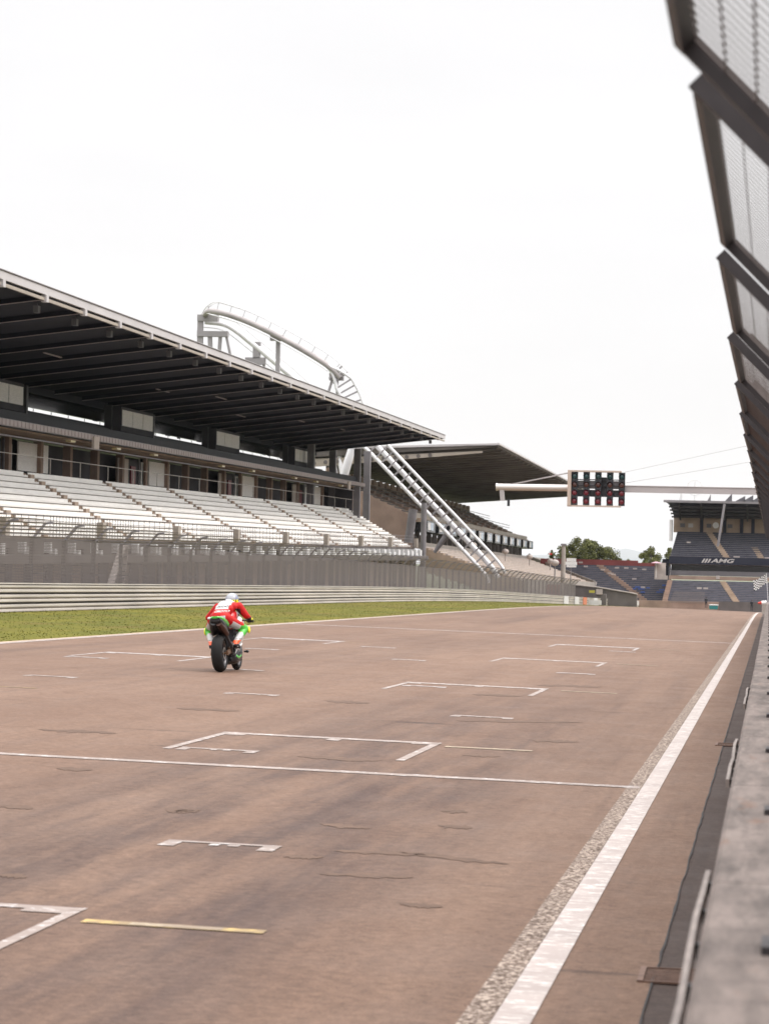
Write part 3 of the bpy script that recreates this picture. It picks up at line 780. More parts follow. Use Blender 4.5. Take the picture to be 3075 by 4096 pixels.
# white inclined leg, tall posts and knee brace
b=MB(); b.tube([(-51.9,338.6,15.6),(-52.8,338.6,12.4),(-53.6,338.6,9.3),(-53.9,338.6,7.4)],[.42,.55,.55,.3],12); b.build('inclined_leg',M['coaster'],rc)
b=MB(); b.tube([(-42.9,338,gz(-43,338)),(-42.9,338,7.6)],.36,10); b.tube([(-44.9,339,2.6),(-44.4,339,6.8)],.55,10); b.build('support_post',M['steel_grey'],rc)
b=MB(); b.tube([(-39.8,341.6,3.9),(-40.6,341.6,3.4),(-41.4,341.6,2.2),(-41.9,341.6,1.4)],[.55,.4,.3,.22],8); b.build('knee_brace',M['steel_grey'],rc)

# ------------------------------------------------------------------ second grandstand
g2=thing('second_grandstand','brown tiered grandstand with a corrugated upswept roof beyond the coaster','grandstand',(-50,430,-8))
Y0,Y1=345.,520.
sl=-.0117
def zz(z,y): return z+sl*(y-345)
def slab(b,pts,y0,y1,m=0):
    n=len(pts); vs=[(x,y0,zz(z,y0)) for x,z in pts]+[(x,y1,zz(z,y1)) for x,z in pts]
    b.add(vs,[tuple(range(n)),tuple(range(2*n-1,n-1,-1))]+[(i,i+n,(i+1)%n+n,(i+1)%n) for i in range(n)],m)
b=MB(); slab(b,[(-34.5,15.05),(-34.5,15.45),(-60,14.4),(-60,13.2)],Y0,Y1+6); r2=b.build('roof',M['roof_brown'],g2)
b=MB(); y=Y0+1
while y<Y1+5:
    slab(b,[(-34.6,15.02),(-59.9,13.17),(-59.9,12.75),(-34.9,14.72)],y,y+1.2); y+=6.4
b.build('corrugation',M['roof_brown'],r2)
b=MB(); slab(b,[(-34.3,15.30),(-34.3,15.52),(-34.6,15.55),(-34.6,15.30)],Y0,Y1+6); b.box(-60,-34.4,Y0-.25,Y0-.05,15.2,15.2); b.add([(-34.3,Y0-.2,15.25),(-60,Y0-.2,14.2),(-60,Y0-.2,14.45),(-34.3,Y0-.2,15.5),(-34.3,Y0,15.25),(-60,Y0,14.2),(-60,Y0,14.45),(-34.3,Y0,15.5)],[(0,1,2,3),(7,6,5,4),(0,4,5,1),(3,2,6,7),(0,3,7,4)]); b.build('roof_edge',M['fascia'],r2)
# perforated truss across the near end
b=MB(); b.add([(-36.5,Y0+.3,14.5),(-60,Y0+.3,13.0),(-60,Y0+.3,11.9),(-36.5,Y0+.3,14.25),(-36.5,Y0+.6,14.5),(-60,Y0+.6,13.0),(-60,Y0+.6,11.9),(-36.5,Y0+.6,14.25)],[(0,1,2,3),(7,6,5,4),(0,4,5,1),(3,2,6,7),(0,3,7,4)]); tr_=b.build('end_truss',M['truss'],r2)
b=MB()
for i in range(11):
    x=-43.2-1.5*i; zc=14.38+(x+36.5)*.083; b.tube([(x,Y0+.22,zc),(x,Y0+.32,zc)],.26,10)
b.build('truss_holes',M['concrete_dark'],tr_)
# tiers
for i in range(12):
    x0=-45.2-.93*i; z0=6.0+.42*i
    b=MB(); slab(b,[(x0,z0-.6),(x0,z0+.1),(x0-.93,z0+.1),(x0-.93,z0-.6)],Y0,Y1-14+i*.4)
    slab(b,[(x0-.5,z0+.1),(x0-.5,z0+.38),(x0-.62,z0+.38),(x0-.62,z0+.1)],Y0+.5,Y1-15+i*.4,1)
    b.build('tier_row',[M['tan'],M['stand_seat']],g2)
b=MB(); b.prism([(-45.2,6.0),(-56.4,11.0),(-56.4,-8),(-45.2,-8)],'y',Y0-.4,Y0-.05); b.build('end_wall',M['wall_brown'],g2)
b=MB(); slab(b,[(-56.3,10.4),(-56.3,11.9),(-56.6,11.9),(-56.6,10.4)],Y0,Y1-8); b.build('rear_parapet',M['tan'],g2)
y=Y0
while y<Y1-12:
    b=MB(); slab(b,[(-56.1,11.3),(-56.1,12.0),(-56.4,12.0),(-56.4,11.3)],y,y+3.); b.build('parapet_block',M['wall_brown'],g2); y+=6.5
for i in (3,7):
    x0=-45.2-.93*i; z0=6.2+.42*i
    b=MB(); slab(b,[(x0,z0+.9),(x0,z0+.98),(x0-.06,z0+.98),(x0-.06,z0+.9)],Y0,Y1-15); slab(b,[(x0,z0+.45),(x0,z0+.52),(x0-.06,z0+.52),(x0-.06,z0+.45)],Y0,Y1-15); b.build('tier_rail',M['concrete_dark'],g2)
for k in range(7):
    y=Y0+10+k*21; b=MB()
    for i in range(12): slab(b,[(-45.2-.93*i,6.1+.42*i),(-45.2-.93*i,6.55+.42*i),(-46.1-.93*i,6.55+.42*i),(-46.1-.93*i,6.1+.42*i)],y,y+1.6)
    b.build('aisle_stair',M['wall_brown'],g2)
b=MB(); slab(b,[(-44.8,5.6),(-44.8,6.45),(-45.1,6.45),(-45.1,5.6)],Y0,Y1-14); b.build('tier_front',M['truss'],g2)
b=MB(); y=Y0+1
while y<Y1-16:
    slab(b,[(-44.3,5.3),(-44.3,5.8),(-45.1,5.8),(-45.1,5.3)],y,y+1.8); y+=4.2
b.build('tier_bracket',M['tan'],g2)
# glazed boxes under the tier
y=Y0+2; i=0
while y<Y1-18:
    b=MB(); slab(b,[(-43.6,4.1),(-43.6,5.55),(-46,5.55),(-46,4.1)],y,y+8.6); bx=b.build('hospitality_box',M['black'],g2)
    b=MB(); slab(b,[(-43.5,4.35),(-43.5,5.3),(-43.6,5.3),(-43.6,4.35)],y+.5,y+3.2,0); slab(b,[(-43.5,4.35),(-43.5,5.3),(-43.6,5.3),(-43.6,4.35)],y+3.3,y+5.9,1); b.build('window',[M['white'],M['screen_blue']],bx)
    y+=12.5; i+=1
b=MB(); slab(b,[(-48,2.2),(-48,4.1),(-48.3,4.1),(-48.3,2.2)],Y0,Y1-40); b.build('undercroft_wall',M['wall_brown'],g2)
y=Y0+2
while y<Y1-16:
    b=MB(); slab(b,[(-45.4,2.3),(-45.4,4.15),(-46,4.15),(-46,2.3)],y,y+.7); y+=6.2; b.build('undercroft_column',M['concrete_dark'],g2)
for i in range(14):
    x0=-31.-.95*i; z0=-1.9+.30*i
    b=MB(); slab(b,[(x0,z0-3),(x0,z0),(x0-.95,z0),(x0-.95,z0-3)],Y0+2,Y1-36+i*1.6)
    slab(b,[(x0-.4,z0),(x0-.4,z0+.20),(x0-.7,z0+.20),(x0-.7,z0)],Y0+2.5,Y1-37+i*1.6,1)
    b.build('bleacher_row',[M['tan'],M['bleacher']],g2)
b=MB(); slab(b,[(-44.4,2.0),(-44.4,2.75),(-44.7,2.75),(-44.7,2.0)],Y0+2,Y1+20); slab(b,[(-30.6,-4),(-30.6,-1.75),(-30.9,-1.75),(-30.9,-4)],Y0+2,Y1-30); b.build('bleacher_wall',M['concrete'],g2)
# sloping end wall of the bleacher
b=MB(); b.add([(-30.6,Y1-36,-6.),(-30.6,Y1-36,zz(-1.6,Y1-36)),(-44.6,Y1-10,zz(2.9,Y1-10)),(-44.6,Y1-10,-6),(-30.6,Y1-35,-6.),(-30.6,Y1-35,zz(-1.6,Y1-36)),(-44.6,Y1-9,zz(2.9,Y1-10)),(-44.6,Y1-9,-6)],[(0,1,2,3),(7,6,5,4),(1,5,6,2),(0,4,5,1)]); b.build('end_wall',M['concrete'],g2)
for (x,y,z) in ((-42.5,392,4.0),(-40.5,420,3.5),(-39.,446,3.0),(-37.5,470,2.6)):
    b=MB(); b.ball((x,y,zz(z,y)-.9),(.55,.7,.42)); b.tube([(x,y,zz(z,y)-3),(x,y,zz(z,y)-1.1)],.1,6); b.build('loudspeaker',M['bleacher'],g2)

# ------------------------------------------------------------------ light gantry
lg=thing('start_light_gantry','pale cantilever gantry beam spanning the track with a panel of start lights','gantry',(1.2,150,gz(1.2,150)))
b=MB(); b.box(-8.1,3.0,149.9,150.22,5.20,5.54); b.box(-8.1,3.0,149.86,150.26,5.54,5.575); b.build('box_beam',M['gantry'],lg)
b=MB(); b.tube([(-15.0,150.05,5.36),(-10.7,150.05,5.38)],.185,16); b.tube([(-15.06,150.05,5.36),(-14.98,150.05,5.36)],.21,16); b.build('round_arm',M['gantry_tube'],lg)
b=MB(); b.beam((-14.75,150.05,5.3),(-14.68,150.05,4.62),.24,.2,up=(0,1,0)); b.build('hanger',M['gantry'],lg)
b=MB(); b.box(-14.42,-14.28,150,150.12,4.32,4.72); b.build('signal_camera',M['housing'],lg)
b=MB(); b.beam((-14.2,150,5.52),(-10.9,150.1,6.25),.07,.07); b.beam((-8,150.1,5.7),(2.6,150.1,7.7),.018,.018); b.beam((-8,150.1,6.3),(2.6,150.1,8.8),.018,.018); b.build('stay_cable',M['gantry'],lg)
b=MB(); b.tube([(2.6,150.06,gz(2.6,150)),(2.6,150.06,9.)],.22,12); b.build('mast',M['gantry'],lg)
b=MB(); b.box(-11.08,-10.88,149.55,150.3,4.40,6.33); b.box(-11.08,-8.15,149.6,150.2,6.27,6.36); b.box(-11.08,-8.15,149.6,150.2,4.36,4.44); b.build('panel_frame',M['frame_tan'],lg)
b=MB(); b.box(-10.86,-8.05,149.95,150.1,4.92,5.30); 
for z in (5.83,5.50,4.92): b.box(-10.87,-8.05,149.8,149.9,z,z+.05)
b.box(-9.42,-8.95,149.95,150.1,5.3,6.0); b.build('back_plate',M['housing'],lg)
b=MB(); b.box(-10.86,-8.2,149.98,150.08,5.36,5.80); b.build('cable_tray',M['steel_grey'],lg)
lensm={}
hous=MB(); hous.box(-.17,.17,-.05,.22,-.235,.235); hous.tube([(0,-.05,0),(0,-.03,0)],.165,18)
# hood
for j in range(9):
    a0=PI*j/9; a1=PI*(j+1)/9; pts=[]
    for r in (.165,.178):
        for a in (a0,a1): pts.append((r*math.cos(a),r*math.sin(a)))
    hous.add([(pts[0][0],-.05,pts[0][1]),(pts[1][0],-.05,pts[1][1]),(pts[3][0],-.05,pts[3][1]),(pts[2][0],-.05,pts[2][1]),(pts[0][0],-.2,pts[0][1]),(pts[1][0],-.2,pts[1][1]),(pts[3][0],-.2,pts[3][1]),(pts[2][0],-.2,pts[2][1])],[(0,1,5,4),(2,6,7,3),(4,5,6,7)])
hous=hous.mesh('lamp_housing',M['housing'])
lm=[]
for m_ in ('lens_green','lens_amber','lens_red','lens_red'):
    q=MB(); q.ball((0,-.06,0),(.155,.07,.155),seg=18); lm.append(q.mesh('lens',M[m_]))
for r,z in enumerate((6.03,5.58,5.13,4.67)):
    for c_ in range(5):
        h=obj('lamp_housing',hous,lg,(-10.70+.647*c_-1.2,149.72-150,z-gz(1.2,150))); obj('lens',lm[r],h)

# ------------------------------------------------------------------ turn-one stands
def rows(root,name,x0,x1,ya,za,yb,zb_,n,mats,aisles=(),aw=1.2,skew=0.):
    """n seat rows climbing from (ya,za) in front to (yb,zb_) behind"""
    for i in range(n):
        t=i/n; y=ya+(yb-ya)*t; z=za+(zb_-za)*t; dy=(yb-ya)/n; dz=(zb_-za)/n
        b=MB(); b.box(x0+skew*t,x1,y,y+dy,z-1.2,z); segs=[]; x=x0+.1+skew*t
        for a in sorted(aisles)+[x1+aw/2+.05]:
            if isinstance(a,tuple): a=a[0]+(a[1]-a[0])*t
            if a-aw/2>x: b.box(x,a-aw/2,y+dy*.35,y+dy*.6,z,z+dz*.78,1)
            x=a+aw/2
        b.build(name,mats,root)
ts=thing('tribune','navy covered tribune with white letters on its fascia at the far bend','grandstand',(-8,480,-7.5))
rows(ts,'upper_row',-17.4,7,480.2,1.3,490.5,6.0,14,[M['riser'],M['seat_navy']],[],skew=.9)
rows(ts,'lower_row',-17.3,7,465.5,-6.9,477.6,-2.6,15,[M['riser'],M['seat_blue']],[])
def stair(root,xa,xb,ya,za,yb,zb_,n,m,w=1.1):
    b=MB()
    for i in range(n):
        t=i/n; y=ya+(yb-ya)*t; z=za+(zb_-za)*t; dy=(yb-ya)/n; dz=(zb_-za)/n; x=xa+(xb-xa)*t
        b.box(x-w/2,x+w/2,y-.05,y+dy,z-.3,z+dz*.84)
    b.build('aisle_stair',m,root)
stair(ts,-7.4,-11.0,480.15,1.3,490.5,6.0,14,M['tan']); stair(ts,-1.4,-2.9,480.15,1.3,485.,3.4,7,M['tan'])
stair(ts,-4.9,-8.2,465.4,-6.9,477.6,-2.6,15,M['tan']); stair(ts,-17.7,-17.1,465.3,-6.9,477.7,-2.6,15,M['wall_brown'],.9)
b=MB(); b.box(-17.5,7,479.6,480.1,.22,1.50); fa=b.build('fascia',M['navy'],ts)
b=MB(); b.box(-17.1,7,480.6,480.8,-.95,.22); b.build('glazing',M['black'],ts)
b=MB(); b.box(-17.2,7,480.1,480.4,-1.8,-.95); b.build('cladding_band',M['mid_grey'],ts)
b=MB(); b.box(-17.4,7,478.,480.05,-2.5,-1.85); b.build('walkway',M['wall_brown'],ts)
for q in ((-9.2,-8.6,477.8,478,-2.3,-1.7),(-12.3,-11.5,471,471.2,-4.0,-3.7),(-11.2,-10.4,471,471.2,-4.0,-3.7),(-6.3,-5.2,480.0,480.15,1.55,1.75),(-.9,.3,480.0,480.15,1.5,1.7),(-14.6,-13.9,484,484.2,3.9,4.15)):
    b=MB(); b.box(*q); b.build('equipment_box',M['bleacher'],ts)
# back wall with windows and posts
b=MB(); b.box(-17.2,7,491,491.3,5.8,9.2); b.build('back_wall',M['tan'],ts)
for x in (-12.2,-8.1,-5.1,-3.1):
    b=MB(); b.box(x-.3,x+.3,490.5,490.9,5.9,9.0); b.build('roof_post',M['navy'],ts)
for x,m_ in ((-15.6,'mid_grey'),(-14.15,'letters'),(-10.9,'mid_grey'),(-7.15,'mid_grey')):
    b=MB(); b.box(x-.42,x+.42,490.85,490.97,6.75,7.45); b.build('window',M[m_],ts)
b=MB(); b.tube([(-9.7,490.85,7.2),(-9.7,490.97,7.2)],.56,16); b.build('round_window',M['white'],ts)
b=MB(); b.box(-17.75,-17.3,486,490,4.2,8.0); b.build('side_panel',M['white'],ts)
# roof, upswept to the front, with a curved wing at its left end
outl=[]
for i in range(9):
    t=i/8*PI/2; outl.append((-18.6+1.45*math.sin(t), 480+ (12)*(i/8), 11.05-2.95*(1-math.cos(t))))
b=MB()
vs=[]
for (x,y,z) in outl: vs += [(x,y,z),(7,y,11.05-2.9*((y-480)/12))]
for (x,y,z) in outl: vs += [(x,y,z+.28),(7,y,11.33-2.5*((y-480)/12))]
n=len(outl); fs=[(2*i,2*i+1,2*i+3,2*i+2) for i in range(n-1)]+[(2*n+2*i+2,2*n+2*i+3,2*n+2*i+1,2*n+2*i) for i in range(n-1)]+[(0,2*n,2*n+1,1)]+[(2*i,2*i+2,2*n+2*i+2,2*n+2*i) for i in range(n-1)]
b.add(vs,fs); rf=b.build('roof',M['navy'],ts)
b=MB(); b.box(-18.65,7,479.85,480.0,10.95,11.36); b.build('roof_edge',M['steel_grey'],rf)
b=MB()
for i in range(1,5): y=480+2.3*i; z=11.05-2.9*((y-480)/12)-.12; b.box(-17.9+.1*i,7,y,y+.3,z-.3,z)
b.build('purlin',M['steel_dark'],rf)
b=MB()
for x in (-16,-12.2,-8.1,-4.1,0,4): b.beam((x,480.3,10.85),(x,491,8.15),.3,.35)
b.build('rafter',M['steel_dark'],rf)
b=MB(); b.tube([(-9.0,478,3.4),(-8.0,478.4,10.8)],.22,8); b.build('raking_prop',M['steel_grey'],ts)
# roof ornaments: ring with three arms, fins
b=MB(); cx,cz=-13.35,13.75; R_=1.35
ringp=[(cx+R_*math.cos(2*PI*i/40),484,cz+R_*math.sin(2*PI*i/40)) for i in range(41)]
b.tube(ringp,.07,6,cap=False)
for a in (90,210,330):
    a=math.radians(a); d=V((math.cos(a),0,math.sin(a))); s_=V((-d.z,0,d.x))
    b.add([V((cx,483.9,cz))+s_*.16,V((cx,483.9,cz))-s_*.16,V((cx,483.9,cz))+d*R_,V((cx,484.1,cz))+s_*.16,V((cx,484.1,cz))-s_*.16,V((cx,484.1,cz))+d*R_],[(0,1,2),(5,4,3),(0,2,5,3),(1,4,5,2)])
b.tube([(cx,484,10.6),(cx,484,12.4)],.07,6); b.build('roof_emblem',M['emblem'] if 'emblem' in M else M['white'],ts)
for x,h,w,m_ in ((-15.6,2.6,.5,'white'),(-10.6,1.4,.6,'steel_grey'),(-6.9,1.6,1.3,'mid_grey'),(-4.6,1.2,2.0,'mid_grey'),(-3.2,1.35,2.2,'mid_grey'),(-1.5,1.5,2.4,'mid_grey')):
    b=MB(); b.add([(x-w,483,11.2),(x+.1,483,11.2),(x+.1,483,11.2+h),(x-w,483.2,11.2),(x+.1,483.2,11.2),(x+.1,483.2,11.2+h)],[(0,1,2),(5,4,3),(0,3,4,1),(1,4,5,2),(0,2,5,3)]); b.build('roof_fin',M[m_],ts)
# letters on the fascia
def text_mesh(txt,size,shear=0.,ext=.02,bold=.0):
    cu=bpy.data.curves.new('txt','FONT'); cu.body=txt; cu.size=size; cu.extrude=ext; cu.shear=shear; cu.offset=bold; cu.align_x='CENTER'; cu.align_y='CENTER'; cu.resolution_u=3
    o=bpy.data.objects.new('txt',cu); C.objects.link(o)
    me=bpy.data.meshes.new_from_object(o.evaluated_get(bpy.context.evaluated_depsgraph_get()))
    bpy.data.objects.remove(o); bpy.data.curves.remove(cu); return me
me=text_mesh('AMG',1.0,.3,.03,.028); me.materials.clear(); me.materials.append(M['letters'])
lt=obj('lettering',me,ts,(-8.25+8,479.55-480,.86+7.5),(PI/2,0,0)); lt.scale=(1.75,.95,1)
b=MB()
for i in range(3):
    x=-11.85+.5*i; b.add([(x,479.57,.52),(x+.30,479.57,.52),(x+.72,479.57,1.21),(x+.42,479.57,1.21),(x,479.6,.52),(x+.30,479.6,.52),(x+.72,479.6,1.21),(x+.42,479.6,1.21)],[(0,1,2,3),(0,3,7,4),(1,5,6,2),(3,2,6,7),(0,4,5,1)])
b.build('slanted_bars',M['letters'],ts)

bs=thing('open_bend_grandstand','uncovered slate blue grandstand below the trees at the far bend','grandstand',(-27,490,-8))
rows(bs,'seat_row',-40,-17.9,479.,-6.6,500,-.35,19,[M['riser'],M['seat_blue']],[])
stair(bs,-21.4,-31.2,479.,-6.6,500,-.35,19,M['wall_brown'],1.3)
b=MB(); b.box(-42,-24,503.6,504,-2,.55); b.box(-24,-18.6,503,503.4,-2,.15); b.build('rear_wall',M['red_wall'],bs)
for x,z in ((-27.9,-1.1),(-26.2,-1.1),(-24.6,-1.2),(-22.9,-1.3),(-24.4,-3.0),(-30.4,-1.5),(-29.0,-2.1),(-28.3,-2.3),(-33.6,-1.0),(-36.2,-.2),(-34.7,-.3),(-22.6,-4.4)):
    y=479+21*(z+6.6)/6.25; b=MB(); b.box(x,x+.75,y-.3,y-.05,z+.15,z+.42); b.build('pale_seat',M['bleacher'],bs)
b=MB(); rnd=random.Random(2)
for i in range(9):
    z=rnd.uniform(-5.2,-3.9); x=rnd.uniform(-26,-18.5); y=479+21*(z+6.6)/6.25; b.box(x,x+rnd.uniform(.5,1.4),y-.25,y-.05,z+.1,z+.33)
M['blue']=mat('bright_blue_seat',(.05,.11,.36),.5)
b.build('blue_seat',M['blue'],bs)
b=MB(); b.box(-19.9,-18.0,478.6,479.6,-2.3,.3); b.box(-19.9,-17.6,478.4,479.9,-2.6,-1.9); b.build('stair_tower',M['bleacher'],bs)
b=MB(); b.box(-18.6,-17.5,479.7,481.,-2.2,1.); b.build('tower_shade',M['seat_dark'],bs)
# parasol on the landing
t=thing('parasol','pink and white parasol on the landing between the two far stands','parasol',(-19.6,477.6,-2.3))
b=MB(); b.lathe([(0,.02),(.25,.02),(.22,.3),(.02,1.0),(0,1.0)],(-19.6,477.6,-.1+.35),'z',14); b.build('canopy',mat('pink_canopy',(.62,.38,.45),.7),t)
b=MB(); b.tube([(-19.6,477.6,-2.3),(-19.6,477.6,.3)],.04,6); b.build('pole',M['white'],t)

# concrete ramp wall and low wall before the blue stand
t=thing('ramp_wall','grey concrete ramp wall sloping down past the end of the catch fence','wall',(-24,402,-6))
b=MB(); pts=[(-31.2,-2.75),(-28.3,-3.05),(-25,-3.3),(-20,-4.03),(-19.2,-4.2),(-19.2,-8),(-31.2,-8)]
b.prism(pts,'y',401,402.5); b.build('wall_panel',M['concrete_dark'],t)
b=MB(); b.sweep([(-.9,0),(.9,0),(.9,.14),(-.9,.14)],[(p[0],401.7,p[1]) for p in pts[:5]]); b.build('coping',M['concrete'],t)
t=thing('low_barrier','grey wire fenced concrete barrier in front of the tribune seats','barrier',(-10,455,-8))
b=MB(); b.box(-24,1,455,455.5,-9,-5.9); b.build('wall',M['wall_brown'],t)
b=MB(); b.add([(-16.4,454.8,-6.2),(-10.6,454.8,-6.2),(-10.6,454.8,-4.3),(-15.6,454.8,-4.3)],[(0,1,2,3)]); b.build('wire_screen',M['mesh_thin'],t)
b=MB(); b.box(-8.2,2,454.2,454.6,-9,-5.75); b.build('dark_board',M['concrete_dark'],t)

# sign and pole at the fence end
t=thing('white_signboard','blank white stepped signboard on a pole beyond the end of the catch fence','signboard',(-28.9,400,gz(-28.9,400)))
b=MB(); b.box(-29.55,-28.15,400,400.15,.45,.95); b.box(-29.7,-28.0,400.01,400.16,-.05,.42); b.box(-29.55,-28.1,400.,400.15,-.38,-.08); b.build('panel',M['white'],t)
b=MB(); b.tube([(-28.9,400.3,gz(-28.9,400)),(-28.9,400.3,.3)],.07,6); b.build('post',M['steel_grey'],t)
t=thing('lamp_pole','grey concrete pole with a floodlight head beside the white signboard','lamp post',(-28.5,380,gz(-28.5,380)))
b=MB(); b.tube([(-28.5,380,gz(-28.5,380)),(-28.5,380,2.9)],[.36,.28],10); b.build('pole',M['concrete'],t)
b=MB(); b.box(-28.9,-28.1,379.7,380.1,2.75,3.0); b.build('lamp_head',M['steel_grey'],t)
t=thing('loudspeaker_pole','pole topped by a round white loudspeaker left of the white signboard','loudspeaker',(-30.9,396,gz(-30.9,396)))
b=MB(); b.tube([(-30.9,396,gz(-30.9,396)),(-30.9,396,-.2)],.09,8); b.build('pole',M['steel_grey'],t)
b=MB(); b.ball((-30.9,395.8,.25),(.6,.5,.48)); b.build('horn',M['bleacher'],t)
t=thing('red_hut_door','dull red maintenance door panel at the end of the catch fence','door',(-27.3,352,gz(-27.3,352)))
b=MB(); z=gz(-27.3,352); b.box(-28.6,-26.8,352,352.1,z,z+2.4); b.build('leaf',M['red_wall'],t)
b=MB(); b.box(-28.7,-26.7,352.1,352.25,z,z+2.5); b.build('surround',M['concrete'],t)
t=thing('marshal_post','small marshal post with a yellow and white board by the orange panel','marshal post',(-23.8,389,gz(-23.8,389)))
z=gz(-23.8,389); b=MB(); b.box(-24.9,-23.0,389,390.4,z,z+1.6); b.build('cabin',M['concrete_dark'],t)
b=MB(); b.box(-25.4,-24.6,388.8,388.95,z+1.75,z+2.1); b.build('yellow_board',mat('yellow_board',(.45,.40,.05),.6),t)
b=MB(); b.box(-24.4,-23.5,388.8,388.95,z+1.55,z+2.3); b.build('white_board',M['bleacher'],t)
t=thing('waste_container','small teal container with a pale lid beside the far marshal','container',(-8.6,430,gz(-8.6,430)))
z=-6.62; b=MB(); b.prism([(-9.22,z),(-7.95,z),(-7.88,z+.62),(-9.28,z+.62)],'y',430,430.9); b.build('bin',mat('teal_plastic',(.02,.19,.19),.5),t)
b=MB(); b.prism([(-9.32,z+.62),(-7.84,z+.62),(-7.95,z+.76),(-9.2,z+.76)],'y',429.95,430.95); b.build('lid',M['white'],t)

# ------------------------------------------------------------------ trees and hill
def tree(x,y,zbase,h,r,label,leafm,n,kind='round',seed=1,group='trees behind the far stand'):
    rnd=random.Random(seed); t=thing('tree' if kind=='round' else 'conifer',label,'tree',(x,y,zbase),group)
    b=MB(); b.tube([(x,y,zbase),(x+.1,y,zbase+h*.35),(x,y,zbase+h*.8)],[.035*h,.025*h,.008*h],8)
    cl=[]
    if kind=='round':
        for i in range(26):
            a=rnd.random()*2*PI; e=rnd.uniform(.34,1.); rr=r*(1-.55*max(0,(e-.55)/.45)**1.6)*math.sqrt(rnd.random())
            cl.append((V((x+rr*math.cos(a),y+rr*math.sin(a),zbase+h*e-.1*h)),r*rnd.uniform(.2,.36)))
            if i<9: b.tube([(x,y,zbase+h*.3),cl[-1][0]],[.014*h,.004*h],5)
    else:
        for i in range(16):
            e=i/16; cl.append((V((x+rnd.uniform(-.15,.15)*r,y,zbase+h*(.15+.85*e))),r*(1-e)*.75+.12))
    b.build('trunk',M['bark'],t)
    vs=[];fs=[]
    for i in range(n):
        c,cr=rnd.choice(cl)
        d=V((rnd.gauss(0,1),rnd.gauss(0,1),rnd.gauss(0,1))).normalized()*cr*rnd.uniform(.35,1.08)
        p=c+d; u=V((rnd.gauss(0,1),rnd.gauss(0,1),rnd.gauss(0,.7))).normalized(); w=u.cross(V((rnd.gauss(0,1),rnd.gauss(0,1),rnd.gauss(0,1)))).normalized()
        s_=rnd.uniform(.10,.22)*(.8+.025*h*2); k=len(vs)
        vs += [p-u*s_,p+w*s_*.55,p+u*s_,p-w*s_*.55]; fs.append((k,k+1,k+2,k+3))
    b=MB(); b.add(vs,fs); b.build('crown',leafm,t,fix=False)
tree(-37.6,560,-4.5,9.6,4.3,'broad tree with the highest and widest crown behind the blue stand',M['leaf'],9000,seed=1)
tree(-33.4,563,-4.5,7.9,3.6,'rounded tree leaning against the right side of the broadest tree',M['leaf'],6500,seed=2)
tree(-41.2,562,-4.5,8.3,3.0,'darker tree on the left of the broadest tree',M['leaf'],5000,seed=3)
tree(-44.0,565,-4.5,6.6,2.9,'low bush beside the lamp pole above the red wall',M['leaf'],2500,seed=4)
tree(-44.9,566,-4.5,6.9,.9,'narrow pointed conifer left of the low bush',M['leaf3'],1500,'cone',5)
tree(-49.6,566,-4.5,6.0,.9,'small conifer peeking over the end of the brown grandstand',M['leaf3'],1200,'cone',6)
tree(-28.6,566,-4.5,5.4,1.5,'little bush between the pale hill and the tree beside the tribune',M['leaf2'],2200,seed=7)
tree(-24.2,562,-4.5,8.2,2.6,'light green tree beside the left edge of the navy tribune',M['leaf2'],5000,seed=8)
tree(-20.4,565,-4.5,8.2,1.9,'tree half hidden behind the navy tribune',M['leaf2'],3500,seed=9)
t=thing('flag','small red flag beside the lamp pole above the stand','flag',(-43.2,540,-4))
b=MB(); b.tube([(-43.4,540,-4),(-43.4,540,1.6)],.04,6); b.build('pole',M['white'],t)
b=MB(); b.add([(-43.4+.08*i,540+.05*math.sin(i*1.2),1.2+.35*j) for i in range(9) for j in (0,1)],[(2*i,2*i+2,2*i+3,2*i+1) for i in range(8)]); b.build('cloth',mat('red_cloth',(.55,.04,.03),.8),t)
# distant wooded hill with a ruin-like top
b=MB(); nx,ny=60,14; vs=[]
for j in range(ny):
    for i in range(nx):
        u=i/(nx-1); v=j/(ny-1); x=-6600+8400*u; y=27000+3000*v
        hz=64*math.exp(-((u-.617)/.016)**2)+52*math.exp(-((u-.590)/.03)**2)+40
        vs.append((x,y,-70+hz*math.sin(PI*v)**.6+ (4*math.sin(i*1.7)+3*math.sin(i*.6+j)) if 0<j<ny-1 else -110))
b.add(vs,[(j*nx+i,j*nx+i+1,(j+1)*nx+i+1,(j+1)*nx+i) for j in range(ny-1) for i in range(nx-1)]); structure(b,'hills',M['hill'])

# ------------------------------------------------------------------ figures: one skin grown over tapered limbs
def capsule(mb,p,q,r0,r1,n=14):
    p=V(p);q=V(q)
    mb.ball(p,r0,seg=n,ring=8); mb.ball(q,r1,seg=n,ring=8)
    mb.tube([p,q],[r0,r1],n)
def remeshed(mb,name,mats,parent,voxel,pick=None,smooth=4):
    me=mb.mesh(name,mats[0]); bm=bmesh.new(); bm.from_mesh(me); bmesh.ops.recalc_face_normals(bm,faces=bm.faces); bm.to_mesh(me); bm.free()
    o=bpy.data.objects.new('tmp',me); C.objects.link(o)
    r=o.modifiers.new('r','REMESH'); r.mode='VOXEL'; r.voxel_size=voxel
    s_=o.modifiers.new('s','SMOOTH'); s_.factor=.5; s_.iterations=smooth
    nm=bpy.data.meshes.new_from_object(o.evaluated_get(bpy.context.evaluated_depsgraph_get()))
    bpy.data.objects.remove(o); nm.name=name; nm.materials.clear()
    for m_ in mats: nm.materials.append(m_)
    for p in nm.polygons:
        p.use_smooth=True
        p.material_index=pick(p.center,p.normal) if pick else 0
    ob=bpy.data.objects.new(name,nm); C.objects.link(ob); ob.parent=parent; return ob
M['skin']=mat('skin',(.45,.26,.19),.6)
M['cloth_dark']=mat('dark_clothing',(.018,.019,.025),.8)
